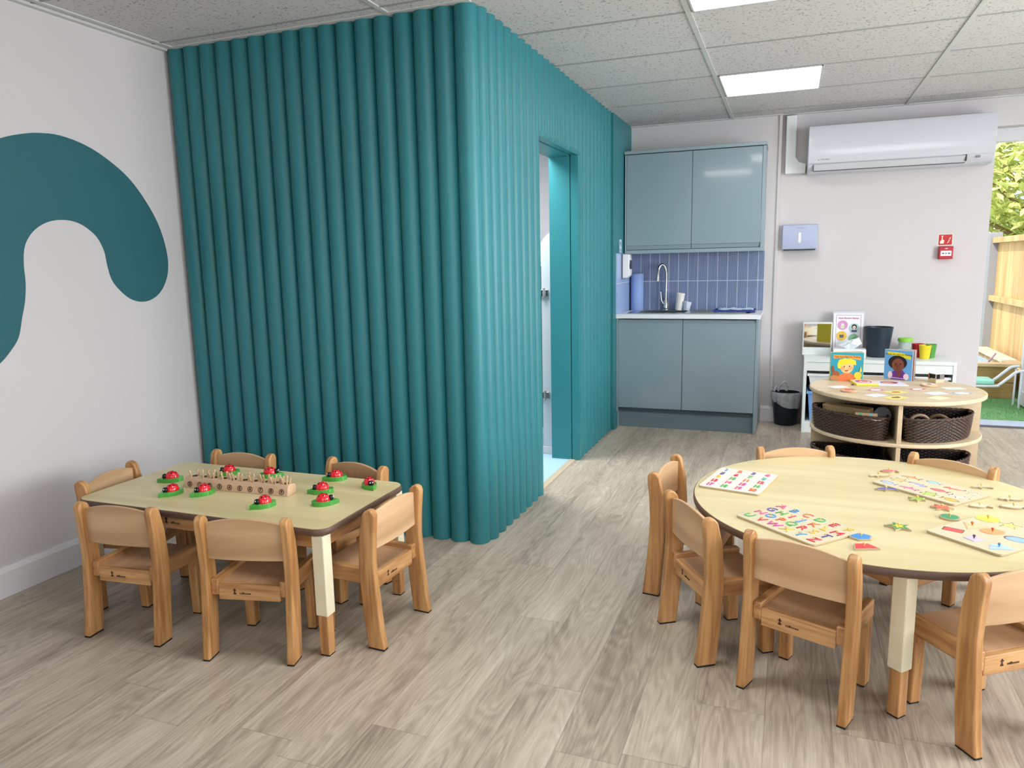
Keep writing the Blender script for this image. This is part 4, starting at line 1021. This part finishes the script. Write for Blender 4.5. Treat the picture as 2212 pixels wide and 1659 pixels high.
# flat open book
ob = thing('open_book', 'yellow board book lying open flat between the two standing books', 'book', (1.735, 1.90, UZ), .16)
obj('left_cover', bx(-.125, -.085, .0005, -.002, .085, .011), flatcol(238,226,60), ob, smooth=0, bevel=.002)
obj('right_cover', bx(.002, -.08, .0005, .165, .09, .004), flatcol(226,224,230), ob, smooth=0, bevel=.001)
f = Flat(.0003); f.poly(rrect(.112, .156, .006), flatcol(236,206,214)); f.poly(circ(.046, 24, 0, .01, ry=.058), flatcol(150,70,130)); f.poly(circ(.032, 24, .004, 0, ry=.04), flatcol(244,200,180)); f.poly(circ(.02, 16, .006, .01), flatcol(220,80,90))
f.obj('left_picture', ob, loc=(-.0635, 0, .011))
f = Flat(.0003); f.poly(rrect(.150, .156, .006), flatcol(214,214,236)); f.poly(circ(.05, 24, 0, .02, ry=.045), flatcol(150,60,70)); f.poly(circ(.03, 24, -.01, .01, ry=.035), flatcol(206,150,120))
f.obj('right_picture', ob, loc=(.085, .005, .004))
obj('price_tab', bx(-.150, -.070, .0003, -.136, -.060, .006), flatcol(90,30,40), ob, smooth=0)
# cards
def card(label, x, y, w, h, rz, base, deco=()):
    f = Flat(.0004); f.poly(rrect(w, h, .004, 3), flatcol(*base))
    for poly, col in deco: f.poly(poly, flatcol(*col))
    tag(f.obj('picture_card', loc=(x, y, UZ), rotz=rz), label, 'card', 'picture cards on the round shelf unit')
ov = lambda a, b_: circ(a, 20, ry=b_)
card('blank white card in front of the blond-child book', 1.521, 1.726, .10, .075, .55, (240,240,246))
card('white card with a red oval border, left of the two red-bordered ones', 1.716, 1.660, .10, .075, .9, (236,206,204), [(rrect(.092, .067, .004), (202,120,130)), (ov(.034, .024), (248,232,236))])
card('pale blue-white card near the front rim of the shelf unit', 1.700, 1.480, .10, .07, .75, (226,240,246), [(rrect(.03, .01, .002), (176,206,222))])
card('yellow-edged card with a brown animal, farther of the stacked pair', 1.815, 1.612, .11, .075, .7, (238,222,120), [(ov(.026, .02), (186,110,44))])
card('yellow-edged card with a brown animal, nearer of the stacked pair', 1.793, 1.43, .11, .075, .7, (238,222,110), [(ov(.028, .018), (140,84,44)), (circ(.008, 10, .02, .008), (60,40,30))])
card('white card with a red oval border, right of the two red-bordered ones', 1.941, 1.744, .10, .075, .95, (244,220,214), [(rrect(.092, .067, .004), (204,110,110)), (ov(.034, .024), (248,236,240))])
card('card with a thin yellow-green frame at the front rim', 2.003, 1.470, .11, .08, .9, (224,222,150), [(rrect(.096, .066, .004), (236,232,190))])
card('pale blue-white card right of the yellow pair', 2.018, 1.625, .11, .08, .6, (222,232,244))
card('white card with a grey oval border near the right rim', 2.150, 1.660, .11, .075, .45, (216,220,228), [(rrect(.10, .064, .004), (160,166,176)), (ov(.040, .024), (244,246,244))])
card('pale grey-green card beyond the grey-bordered one', 2.137, 1.825, .11, .08, .3, (222,230,222), [(rrect(.07, .008, .002), (190,206,196))])
for i, (x, y, lab) in enumerate(((1.57, 1.579, 'round wooden disc with a painted red picture near the left front rim'), (2.022, 1.884, 'round wooden disc with a dark centre spot near the mirror cube'))):
    t = thing('wooden_disc', lab, 'toy', (x, y, UZ), 0, 'round wooden discs on the shelf unit')
    b = B(); cyl(b, (0, 0, .0003), .047, .010, 40); obj('disc', b, wood('disc_wood', rgb(196,158,122), rgb(222,186,150), 'X'), t, bevel=.002)
    f = Flat(.0003)
    if i == 0: f.poly(circ(.036, 24), flatcol(228,150,120)); f.poly(circ(.018, 16, -.008, 0), flatcol(196,70,60)); f.poly(circ(.012, 12, .018, .008), flatcol(60,130,100))
    else: f.poly(circ(.038, 24), flatcol(232,216,196)); f.poly(circ(.013, 14), flatcol(40,30,36))
    f.obj('picture', t, loc=(0, 0, .0104))
mc = thing('mirror_cube', 'small wooden cube with black and white mirror sides on the shelf unit', 'toy', (2.083, 2.040, UZ), .62)
mirrorm = mat('mirror', rgb(226,228,230), .03, metal=1.0, var=.0)
obj('wooden_base', bx(-.030, -.030, 0, .030, .030, .022), mapleU, mc, smooth=0, bevel=.001)
b = bx(-.030, -.030, .022, .030, .030, .054); obj('mirror_block', b, mirrorm, mc, smooth=0)
obj('lid', bx(-.031, -.031, .054, .031, .031, .057), flatcol(240,240,240), mc, smooth=0, bevel=.001)
b = B(); box(b, -.026, -.0312, .026, -.004, -.0302, .052); box(b, -.0312, -.022, .028, -.0302, .02, .052); obj('black_panel', b, black, mc, smooth=0)

# ------------------------------------------------------------------ white storage unit and what stands on it
WU0, WU1, WY0, WY1, WH = 1.350, 2.357, 2.915, 3.298, .568
wu = thing('white_storage_unit', 'white three-bay storage unit against the back wall behind the round shelf unit', 'storage unit', ((WU0+WU1)/2, (WY0+WY1)/2, 0))
mx_, my_ = (WU0+WU1)/2, (WY0+WY1)/2
def kk(x0, y0, z0, x1, y1, z1): return (x0-mx_, y0-my_, z0, x1-mx_, y1-my_, z1)
obj('top', bx(*kk(WU0, WY0, .543, WU1, WY1, WH)), whitewood, wu, smooth=0, bevel=.001)
for x0 in (WU0, WU1-.022): obj('side_panel', bx(*kk(x0, WY0, 0, x0+.022, WY1, .543)), whitewood, wu, smooth=0, bevel=.001)
bay = (WU1-WU0-.022)/3
for i in (1, 2): obj('divider', bx(*kk(WU0+bay*i, WY0+.01, .055, WU0+bay*i+.022, WY1, .543)), whitewood, wu, smooth=0)
obj('front_rail', bx(*kk(WU0+.022, WY0+.004, .478, WU1-.022, WY0+.02, .541)), whitewood, wu, smooth=0, bevel=.001)
obj('back_panel', bx(*kk(WU0+.022, WY1-.012, .03, WU1-.022, WY1-.006, .543)), mat('back_dark', rgb(120,124,126), .7), wu, smooth=0)
obj('bottom_board', bx(*kk(WU0+.022, WY0+.01, .065, WU1-.022, WY1-.012, .083)), whitewood, wu, smooth=0)
obj('plinth', bx(*kk(WU0+.022, WY0+.012, 0, WU1-.022, WY0+.03, .064)), whitewood, wu, smooth=0)
def tray(label, x0, z0, h, m, grp_):
    t = thing('storage_tray', label, 'tray', (x0+bay/2+.011, (WY0+WY1)/2-.01, z0), 0, grp_)
    w = bay-.024-.008; d = .33
    b = B(); P0 = [(-w/2+.03, -d/2+.03), (w/2-.03, -d/2+.03), (w/2-.03, d/2-.03), (-w/2+.03, d/2-.03)]; P1 = [(-w/2+.012, -d/2+.012), (w/2-.012, -d/2+.012), (w/2-.012, d/2-.012), (-w/2+.012, d/2-.012)]
    A = [b.verts.new((x, y, 0)) for x, y in P0]; C = [b.verts.new((x, y, h-.02)) for x, y in P1]
    b.faces.new(A[::-1])
    for i in range(4): b.faces.new((A[i], A[(i+1) % 4], C[(i+1) % 4], C[i]))
    o = obj('tub', b, m, t, smooth=0); o.modifiers.new('s', 'SOLIDIFY').thickness = .003
    b = B(); 
    for q_ in ((-w/2, -d/2, w/2, -d/2+.014), (-w/2, d/2-.014, w/2, d/2), (-w/2, -d/2+.014, -w/2+.014, d/2-.014), (w/2-.014, -d/2+.014, w/2, d/2-.014)): box(b, q_[0], q_[1], h-.02, q_[2], q_[3], h)
    obj('rim', b, m, t, smooth=0, bevel=.002)
traym = mat('white_tray', rgb(226,230,232), .35); bluem = mat('blue_tray_plastic', rgb(118,160,216), .35, var=.02)
tray('white storage tray in the left bay above the blue tub', WU0, .335, .12, traym, 'white trays in the storage unit')
tray('deep light blue storage tub in the bottom of the left bay', WU0, .085, .232, bluem, 'blue tubs in the storage unit')
tray('white storage tray in the middle bay behind the books', WU0+bay, .335, .12, traym, 'white trays in the storage unit')
tray('white storage tray in the right bay behind the mirror cube', WU0+2*bay, .335, .12, traym, 'white trays in the storage unit')
WZ = WH+.0005
mb = thing('mirror_box', 'white box with a mirror front on the left of the white storage unit', 'mirror', (1.443, 3.20, WZ))
b = B(); prism(b, [(-.04, 0), (.05, 0), (.05, .255), (-.04, .255)], -.105, .105, 'YZ'); obj('box_body', b, whitewood, mb, smooth=0, bevel=.001)
b = B(); vv = [(-.097, .062), (.097, .062), (.097, .245), (-.097, .245)]
prism(b, vv, -.0015, .0005, 'XZ'); 
sl = 0.0
obj('mirror_glass', b, mirrorm, mb, rot=(-sl, 0, 0), loc=(0, -.041, 0), smooth=0)
ps = thing('poster_stand', 'clear sign stand with a pink-lettered nose blowing poster on the storage unit', 'poster', (1.662, 3.215, WZ))
clearp = mat('clear_acrylic', rgb(226,228,240), .05, alpha=.35, var=0, spec=.6)
obj('holder', bx(-.112, .003, 0, .112, .006, .335), mat('holder_back', rgb(216,216,228), .25, var=0), ps, smooth=0, rot=(-.06, 0, 0))
obj('base', bx(-.112, -.07, 0, .112, .012, .003), clearp, ps, smooth=0)
f = Flat(.0003); f.poly(rrect(.212, .31, .004), flatcol(240,238,246))
fr = flatcol(140,110,140)
for (x0, y0, x1, y1) in ((-.088, -.12, -.0855, .142), (.0855, -.12, .088, .142), (-.088, .1395, .088, .142), (-.088, -.12, .088, -.1175)): f.poly([(x0, y0), (x1, y0), (x1, y1), (x0, y1)], fr)
f.z += 0
f.text('Nose Blowing Station', .0165, flatcol(196,60,120), 0, .118, bold=.0003)
f.poly(circ(.036, 28, -.040, .064), flatcol(214,150,196)); f.poly([(-.052, .038), (-.028, .038), (-.026, .066), (-.054, .066)], flatcol(206,216,186)); f.poly([(-.050, .064), (-.030, .064), (-.036, .08), (-.040, .072), (-.046, .082)], flatcol(244,244,250))
f.poly(circ(.036, 28, .042, .042), flatcol(176,214,206)); f.poly(circ(.019, 20, .042, .052), flatcol(30,26,40)); f.poly(circ(.012, 16, .042, .048), flatcol(244,206,190)); f.poly([(.022, .012), (.026, .028), (.058, .028), (.062, .012)], flatcol(86,60,120)); f.poly([(.036, .036), (.048, .036), (.046, .026), (.038, .026)], flatcol(240,240,248))
f.poly(circ(.036, 28, -.044, -.018), flatcol(236,196,70)); f.poly([(-.058, -.034), (-.032, -.034), (-.028, -.010), (-.062, -.010)], flatcol(96,94,112)); f.poly([(-.044, .002), (-.03, .012), (-.036, .004)], flatcol(60,50,60))
f.poly(circ(.036, 28, .040, -.038), flatcol(140,190,150)); f.poly([(.022, -.038), (.04, -.028), (.058, -.04), (.044, -.052)], flatcol(86,140,100)); f.poly(circ(.010, 14, .05, -.03), flatcol(110,160,120))
f.obj('poster', ps, rot=(PI/2-.06, 0, 0), loc=(0, -.006, .168))
tbx = thing('tissue_box', 'white tissue box with a crumpled tissue standing in front of the poster', 'tissue box', (1.668, 3.085, WZ))
obj('carton', bx(-.112, -.055, 0, .112, .055, .066), white, tbx, smooth=0, bevel=.002)
b = B(); n = 26
ring0 = []; ring1 = []; ring2 = []
for i in range(n):
    a = 2*PI*i/n; w1 = 1+.25*math.sin(5*a); ring0.append(b.verts.new((.035*math.cos(a), .012*math.sin(a), .064)))
    ring1.append(b.verts.new((.072*math.cos(a)*w1, .03*math.sin(a)*w1, .085+.008*math.sin(3*a)+(.012 if math.cos(a) > 0 else 0))))
    ring2.append(b.verts.new((.022+.035*math.cos(a)*w1, .016*math.sin(a)*w1, .125+.014*math.sin(4*a+1)+.012*math.cos(a))))
tipv = b.verts.new((.03, 0, .135))
for A, C in ((ring0, ring1), (ring1, ring2)):
    for i in range(n): b.faces.new((A[i], A[(i+1) % n], C[(i+1) % n], C[i]))
for i in range(n): b.faces.new((ring2[i], ring2[(i+1) % n], tipv))
obj('tissue', b, mat('tissue', rgb(232,240,246), .9), tbx, smooth=25)
pt_ = B(); lathe(pt_, [(0, 0), (.068, 0), (.072, .01), (.100, .218), (.102, .226), (.097, .226), (.068, .012), (0, .012)], 40)
tag(obj('navy_bin', pt_, navy, loc=(1.868, 3.15, WZ)), 'large navy plastic tub standing beside the poster', 'tub')
jr = thing('clear_jar', 'clear plastic container with a bright green lid beside the navy tub', 'container', (2.052, 3.15, WZ))
b = B(); prism(b, rrect(.088, .07, .012), 0, .002); lathe(b, [(.042, .001), (.046, .14), (.044, .14), (.040, .003)], 24, closed=True); obj('pot', b, mat('clear_plastic', rgb(206,222,216), .1, alpha=.5, var=0), jr)
b = B(); lathe(b, [(0, .146), (.047, .146), (.052, .142), (.052, .122), (.048, .122), (.048, .14), (0, .14)], 24); obj('lid', b, mat('lime_lid', rgb(140,206,60), .35), jr)
b = B(); lathe(b, [(0, .003), (.036, .003), (.038, .05), (0, .055)], 16); obj('contents', b, flatcol(206,190,176), jr)
for (x, y, col, nm, lab) in ((2.143, 3.185, (186,30,42), 'red', 'red plastic cup, left of the three coloured cups'), (2.178, 3.10, (234,208,44), 'yellow', 'yellow plastic cup in front of the red and green ones'), (2.222, 3.16, (84,156,72), 'green', 'green plastic cup, right of the three coloured cups')):
    b = B(); lathe(b, [(0, 0), (.031, 0), (.041, .096), (.042, .1), (.039, .1), (.029, .003), (0, .003)], 28)
    tag(obj('plastic_cup', b, flatcol(*col, rough=.35), loc=(x, y, WZ)), lab, 'cup', 'coloured plastic cups on the storage unit')
# waste bin with liner
wbn = thing('waste_bin', 'small dark waste bin with a clear plastic liner beside the white storage unit', 'bin', (1.232, 3.19, 0))
b = B(); lathe(b, [(0, .002), (.080, .002), (.084, .01), (.108, .255), (.111, .262), (.104, .262), (.079, .012), (0, .012)], 40); obj('bucket', b, mat('bin_dark', rgb(20,28,36), .4), wbn)
lin = mat('clear_liner', rgb(222,230,238), .2, alpha=.55, var=.5, vscale=50, bump=.8, bscale=40)
b = B(); n = 60; rg = []
for (rad, z, wv) in ((.100, .20, 0), (.106, .262, 0), (.114, .270, .002), (.1165, .262, .002), (.115, .22, .003), (.110, .17, .003), (.104, .13, .004)):
    ring = []
    for i in range(n):
        a = 2*PI*i/n; q = rad+wv*math.sin(9*a)+wv*.6*math.sin(17*a+1)
        zz = z
        if z < .2 and rad > .1 and wv: zz = .22-(.22-z)*(.35+.65*(.5+.5*math.sin(a*1.0-PI*.5+.3*math.sin(3*a)+PI)))
        ring.append(b.verts.new((q*math.cos(a), q*math.sin(a), zz)))
    rg.append(ring)
for A, C in zip(rg, rg[1:]):
    for i in range(n): b.faces.new((A[i], A[(i+1) % n], C[(i+1) % n], C[i]))
obj('liner', b, lin, wbn, smooth=60)
b = B()
tube(b, spline([(-.06, .02, .262), (-.05, .02, .30), (-.03, .01, .33), (-.01, .02, .345), (.01, .02, .31), (.0, .02, .27)], 5, False), [.010]*26, 6)
tube(b, spline([(-.09, .0, .262), (-.085, .01, .285), (-.07, .02, .30), (-.06, .02, .27)], 5, False), [.008]*16, 6)
obj('liner_knot', b, lin, wbn, smooth=60)

# ------------------------------------------------------------------ garden door and garden
dfm = mat('garden_door_frame', rgb(206,208,212), .35)
b = B(); box(b, 2.566, 3.40, 2.12, 4.3, 3.48, 2.215); box(b, 4.255, 3.40, .02, 4.3, 3.48, 2.12)
gd = struct('door_2', b, dfm, smooth=0, bevel=.004)
obj('threshold', bx(2.566, 3.49, 0, 4.3, 3.72, .012), mat('threshold_blue_grey', rgb(176,192,216), .35), gd, smooth=0, bevel=.004)
obj('threshold_seal', bx(2.566, 3.47, 0, 4.3, 3.49, .014), mat('seal_dark', rgb(96,96,106), .5), gd, smooth=0)
dl = thing('open_door_leaf', 'pale grey glazed garden door leaf folded open outside on the right', 'door', (3.175, 3.74, .02), PI/2)
b = B(); box(b, 0, -.03, 0, .07, .03, 2.05); box(b, .70, -.03, 0, .77, .03, 2.05); box(b, .07, -.03, 0, .70, .03, .12); box(b, .07, -.03, 1.97, .70, .03, 2.05); obj('leaf_frame', b, dfm, dl, smooth=0, bevel=.004)
obj('glass_pane', bx(.07, -.006, .12, .70, .006, 1.97), mat('pane_glass', rgb(236,244,250), .02, alpha=.25, var=0, trans=0), dl, smooth=0)
lawnm = mat('artificial_turf', rgb(120,168,116), .9, var=.35, vscale=40, bump=1.0, bscale=120)
struct('ground', bx(1.0, 3.72, -.06, 9, 14, -.002), lawnm, smooth=0)
b = B()
for i in range(6000):
    x = random.uniform(2.55, 3.3); y = random.uniform(3.74, 4.79); a = random.uniform(0, PI); hh = random.uniform(.012, .026)
    dx, dy = .0022*math.cos(a), .0022*math.sin(a); ox, oy = random.uniform(-.01, .01), random.uniform(-.01, .01)
    v = [b.verts.new((x-dx, y-dy, -.002)), b.verts.new((x+dx, y+dy, -.002)), b.verts.new((x+ox, y+oy, hh))]; b.faces.new(v)
tag(obj('turf_blades', b, mat('turf_blade', rgb(136,186,128), .8, var=.3, vscale=30), smooth=0), 'short green artificial grass outside the garden door', 'grass', kind='stuff')
# fence running away from the house
larch = wood('fence_larch', rgb(170,138,90), rgb(204,174,122), 'Z', .35, rough=.8)
fn = thing('garden_fence', 'sunlit close-boarded timber fence with concrete posts in the garden', 'fence', (3.35, 5.5, 0))
for i, (y0, y1) in enumerate(((4.3, 6.62), (6.78, 9.2))):
    b = B(); y = y0; 
    while y < y1-.01:
        w = min(.094, y1-y); box(b, .02, y-5.5, .0, .034, y-5.5+w-.004, 1.47); y += .094
    obj('board_panel', b, larch, fn, smooth=0)
    for z in (.84, .18): obj('rail', bx(-.03, y0-5.5, z-.03, .02, y1-5.5, z+.03), larch, fn, smooth=0, bevel=.003)
    obj('capping_rail', bx(-.035, y0-5.5, 1.445, .045, y1-5.5, 1.505), larch, fn, smooth=0, bevel=.003)
for y in (6.70,): obj('post', bx(-.06, y-5.5-.08, 0, .06, y-5.5+.08, 1.56), mat('concrete_post', rgb(140,142,148), .85, var=.08, vscale=40, bump=.6), fn, smooth=0, bevel=.006)
obj('post', bx(-.09, 6.82-5.5, 0, -.065, 6.9-5.5, 1.6), mat('white_post', rgb(236,238,244), .5), fn, smooth=0) 
pl = thing('water_planter', 'raised timber trough lined in light blue beside the fence', 'planter', (2.55, 5.5, 0))
tim = wood('planter_timber', rgb(150,122,74), rgb(190,160,106), 'X', .5, rough=.8, wave=.8)
def pk(x0, y0, z0, x1, y1, z1): return (x0-2.55, y0-5.5, z0, x1-2.55, y1-5.5, z1)
for z0, z1 in ((.0, .145), (.15, .298)):
    obj('side_board', bx(*pk(1.8, 4.83, z0, 3.20, 4.87, z1)), tim, pl, smooth=0, bevel=.004)
    obj('side_board', bx(*pk(1.8, 6.18, z0, 3.20, 6.22, z1)), tim, pl, smooth=0, bevel=.004)
obj('side_board', bx(*pk(3.16, 4.87, 0, 3.20, 6.18, .298)), tim, pl, smooth=0); obj('side_board', bx(*pk(1.8, 4.87, 0, 1.84, 6.18, .298)), tim, pl, smooth=0)
tops = wood('planter_top', rgb(206,176,130), rgb(238,214,176), 'X', .5, rough=.8)
for q_ in ((1.76, 4.80, 3.27, 4.92), (1.76, 6.14, 3.27, 6.26), (3.14, 4.92, 3.27, 6.14), (1.76, 4.92, 1.88, 6.14)): obj('top_board', bx(*pk(q_[0], q_[1], .298, q_[2], q_[3], .328)), tops, pl, smooth=0, bevel=.003)
obj('liner', bx(*pk(1.84, 4.87, .22, 3.16, 6.18, .25)), mat('pool_blue', rgb(150,186,236), .2), pl, smooth=0)
b = B(); tube(b, [(2.98, 5.0, .27), (3.12, 5.25, .37)], .008, 8); tag(obj('garden_cane', b, flatcol(130,110,140)), 'thin dark stick leaning over the blue-lined trough', 'stick')
# mint seat on bent white tubes
ms_ = thing('tube_framed_seat', 'mint green plastic seat on bent white metal tubes outside the door', 'seat', (2.85, 4.33, 0))
tbm = mat('white_tube', rgb(226,230,242), .3)
for k, (dy, dz) in enumerate(((0, 0), (.17, .02))):
    b = B(); tube(b, spline([(-.25, dy, .190+dz), (.06, dy, .192+dz), (.105, dy, .206+dz), (.16, dy, .258+dz), (.215, dy, .312+dz), (.245, dy, .325+dz), (.285, dy, .328+dz)], 4, False), .012, 10); obj('side_tube', b, tbm, ms_)
for x in (-.2, .26): 
    b = B(); 
    for dy in (0, .17): tube(b, [(x, dy, .0), (x, dy, .2 if x < 0 else .325)], .008, 10)
    obj('leg', b, tbm, ms_)
obj('seat', bx(-.28, -.02, .206, .065, .20, .245), mat('mint_plastic', rgb(150,222,206), .4), ms_, smooth=0, bevel=.012, bseg=3)
# shed and trees beyond
sh = thing('garden_shed', 'white horizontally clad building beyond the fence, half hidden by leaves', 'building', (4.9, 12.2, 0))
b = B(); z = 0
while z < 2.25: prism(b, [(-.02, z), (0, z+.16), (.02, z+.16), (.02, z)], -1.6, .8, 'XZ'); z += .16
obj('cladding', b, mat('white_cladding', rgb(226,232,250), .6), sh, smooth=0)
obj('wall', bx(-1.58, .02, 0, .78, 1.8, 2.25), mat('shed_wall', rgb(220,226,240), .7), sh, smooth=0)
b = B(); prism(b, [(-1.75, 2.25), (.95, 2.25), (.95, 2.33), (-1.75, 2.33)], -.15, 1.9, 'XZ'); obj('roof', b, flatcol(150,176,226), sh, smooth=0)
def tree(label, x, y, z, R_, n, col, seed):
    rd = random.Random(seed)
    t = thing('garden_tree', label, 'tree', (x, y, 0), 0, 'trees beyond the garden fence')
    b = B(); tube(b, [(0, 0, 0), (.05, 0, z*.5), (0, .05, z)], [.12, .09, .05], 8)
    for k in range(9):
        a = rd.uniform(0, 2*PI); tube(b, [(0, 0, z*.45+k*.12), (R_*.5*math.cos(a), R_*.5*math.sin(a), z*.6+k*.14), (R_*.85*math.cos(a), R_*.85*math.sin(a), z*.7+k*.16)], [.05, .03, .012], 6)
    obj('trunk', b, mat('bark', rgb(150,126,90), .9), t)
    b = B()
    for i in range(n):
        d = Vector((rd.gauss(0, 1), rd.gauss(0, 1), rd.gauss(0, 1))).normalized()*R_*rd.uniform(.45, 1)**.6
        d.z *= .85; p = d+Vector((0, 0, z)); s = rd.uniform(.04, .085)
        e = Euler((rd.uniform(-.9, .9), rd.uniform(-.9, .9), rd.uniform(0, 6.3))).to_matrix()
        v = [b.verts.new(p+e @ Vector(q)) for q in ((-s*1.4, 0, 0), (-s*.3, -s*.5, .01), (s*1.3, 0, 0), (-s*.3, s*.5, .01))]; b.faces.new(v)
    f1 = mat('leaves_%d' % seed, rgb(*col), .45, var=.35, vscale=3)
    obj('foliage', b, f1, t, smooth=0)
tree('bright yellow-green leafy tree directly behind the fence', 4.55, 8.9, 2.55, 1.5, 7000, (206,214,128), 3)
tree('pale green leafy tree farther behind the fence to the right', 8.0, 11.3, 3.5, 1.7, 5200, (214,222,158), 5)
tree('deeper green tree farthest back above the shed roof', 6.2, 17.0, 4.6, 2.6, 5200, (170,190,110), 9)
tree('green tree outside the high window at the front of the room', -.4, -8.5, 2.6, 1.6, 4200, (130,170,90), 11)

# ------------------------------------------------------------------ world, camera, view
w = D.worlds.new('sky'); bpy.context.scene.world = w; w.use_nodes = True
nt = w.node_tree; bg = nt.nodes['Background']
sky = nt.nodes.new('ShaderNodeTexSky'); sky.sky_type = 'HOSEK_WILKIE'; sky.turbidity = 4; sky.sun_direction = (-.35, -.45, .82)
mxw = nt.nodes.new('ShaderNodeMix'); mxw.data_type = 'RGBA'; mxw.inputs['Factor'].default_value = .75
nt.links.new(sky.outputs[0], mxw.inputs['A']); mxw.inputs['B'].default_value = (1, 1, 1, 1); nt.links.new(mxw.outputs['Result'], bg.inputs['Color'])
bg.inputs['Strength'].default_value = 2.8
sun = D.lights.new('sun', 'SUN'); sun.energy = 5.5; sun.angle = .02; sun.color = (1, .95, .86)
so = D.objects.new('sun', sun); COL.objects.link(so); so.rotation_euler = (math.radians(42), 0, math.radians(-38))

cam = D.cameras.new('camera'); co = D.objects.new('camera', cam); COL.objects.link(co)
yaw, pitch, roll = 0.3633, -0.1614, -0.0203
fw = Vector((-math.sin(yaw)*math.cos(pitch), math.cos(yaw)*math.cos(pitch), math.sin(pitch)))
rt_ = Vector((math.cos(yaw), math.sin(yaw), 0)); up_ = rt_.cross(fw)
r2 = rt_*math.cos(roll)+up_*math.sin(roll); u2 = -rt_*math.sin(roll)+up_*math.cos(roll)
Mx = Matrix((r2, u2, -fw)).transposed().to_4x4(); Mx.translation = Vector((1.2271, -2.9834, 1.3108))
co.matrix_world = Mx
cam.sensor_width = 36; cam.lens = 36*1577.9/2212; cam.clip_start = .05
cam.shift_x = 0
sc = bpy.context.scene; sc.camera = co
sc.view_settings.view_transform = 'Standard'
sc.view_settings.look = 'None'
sc.view_settings.exposure = -0.10
sc.cycles.max_bounces = 6; sc.cycles.diffuse_bounces = 3; sc.cycles.glossy_bounces = 3; sc.cycles.transparent_max_bounces = 8
sc.cycles.use_adaptive_sampling = True; sc.cycles.adaptive_threshold = 0.07; sc.cycles.adaptive_min_samples = 12
sc.cycles.use_denoising = True
sc.cycles.sample_clamp_indirect = 4
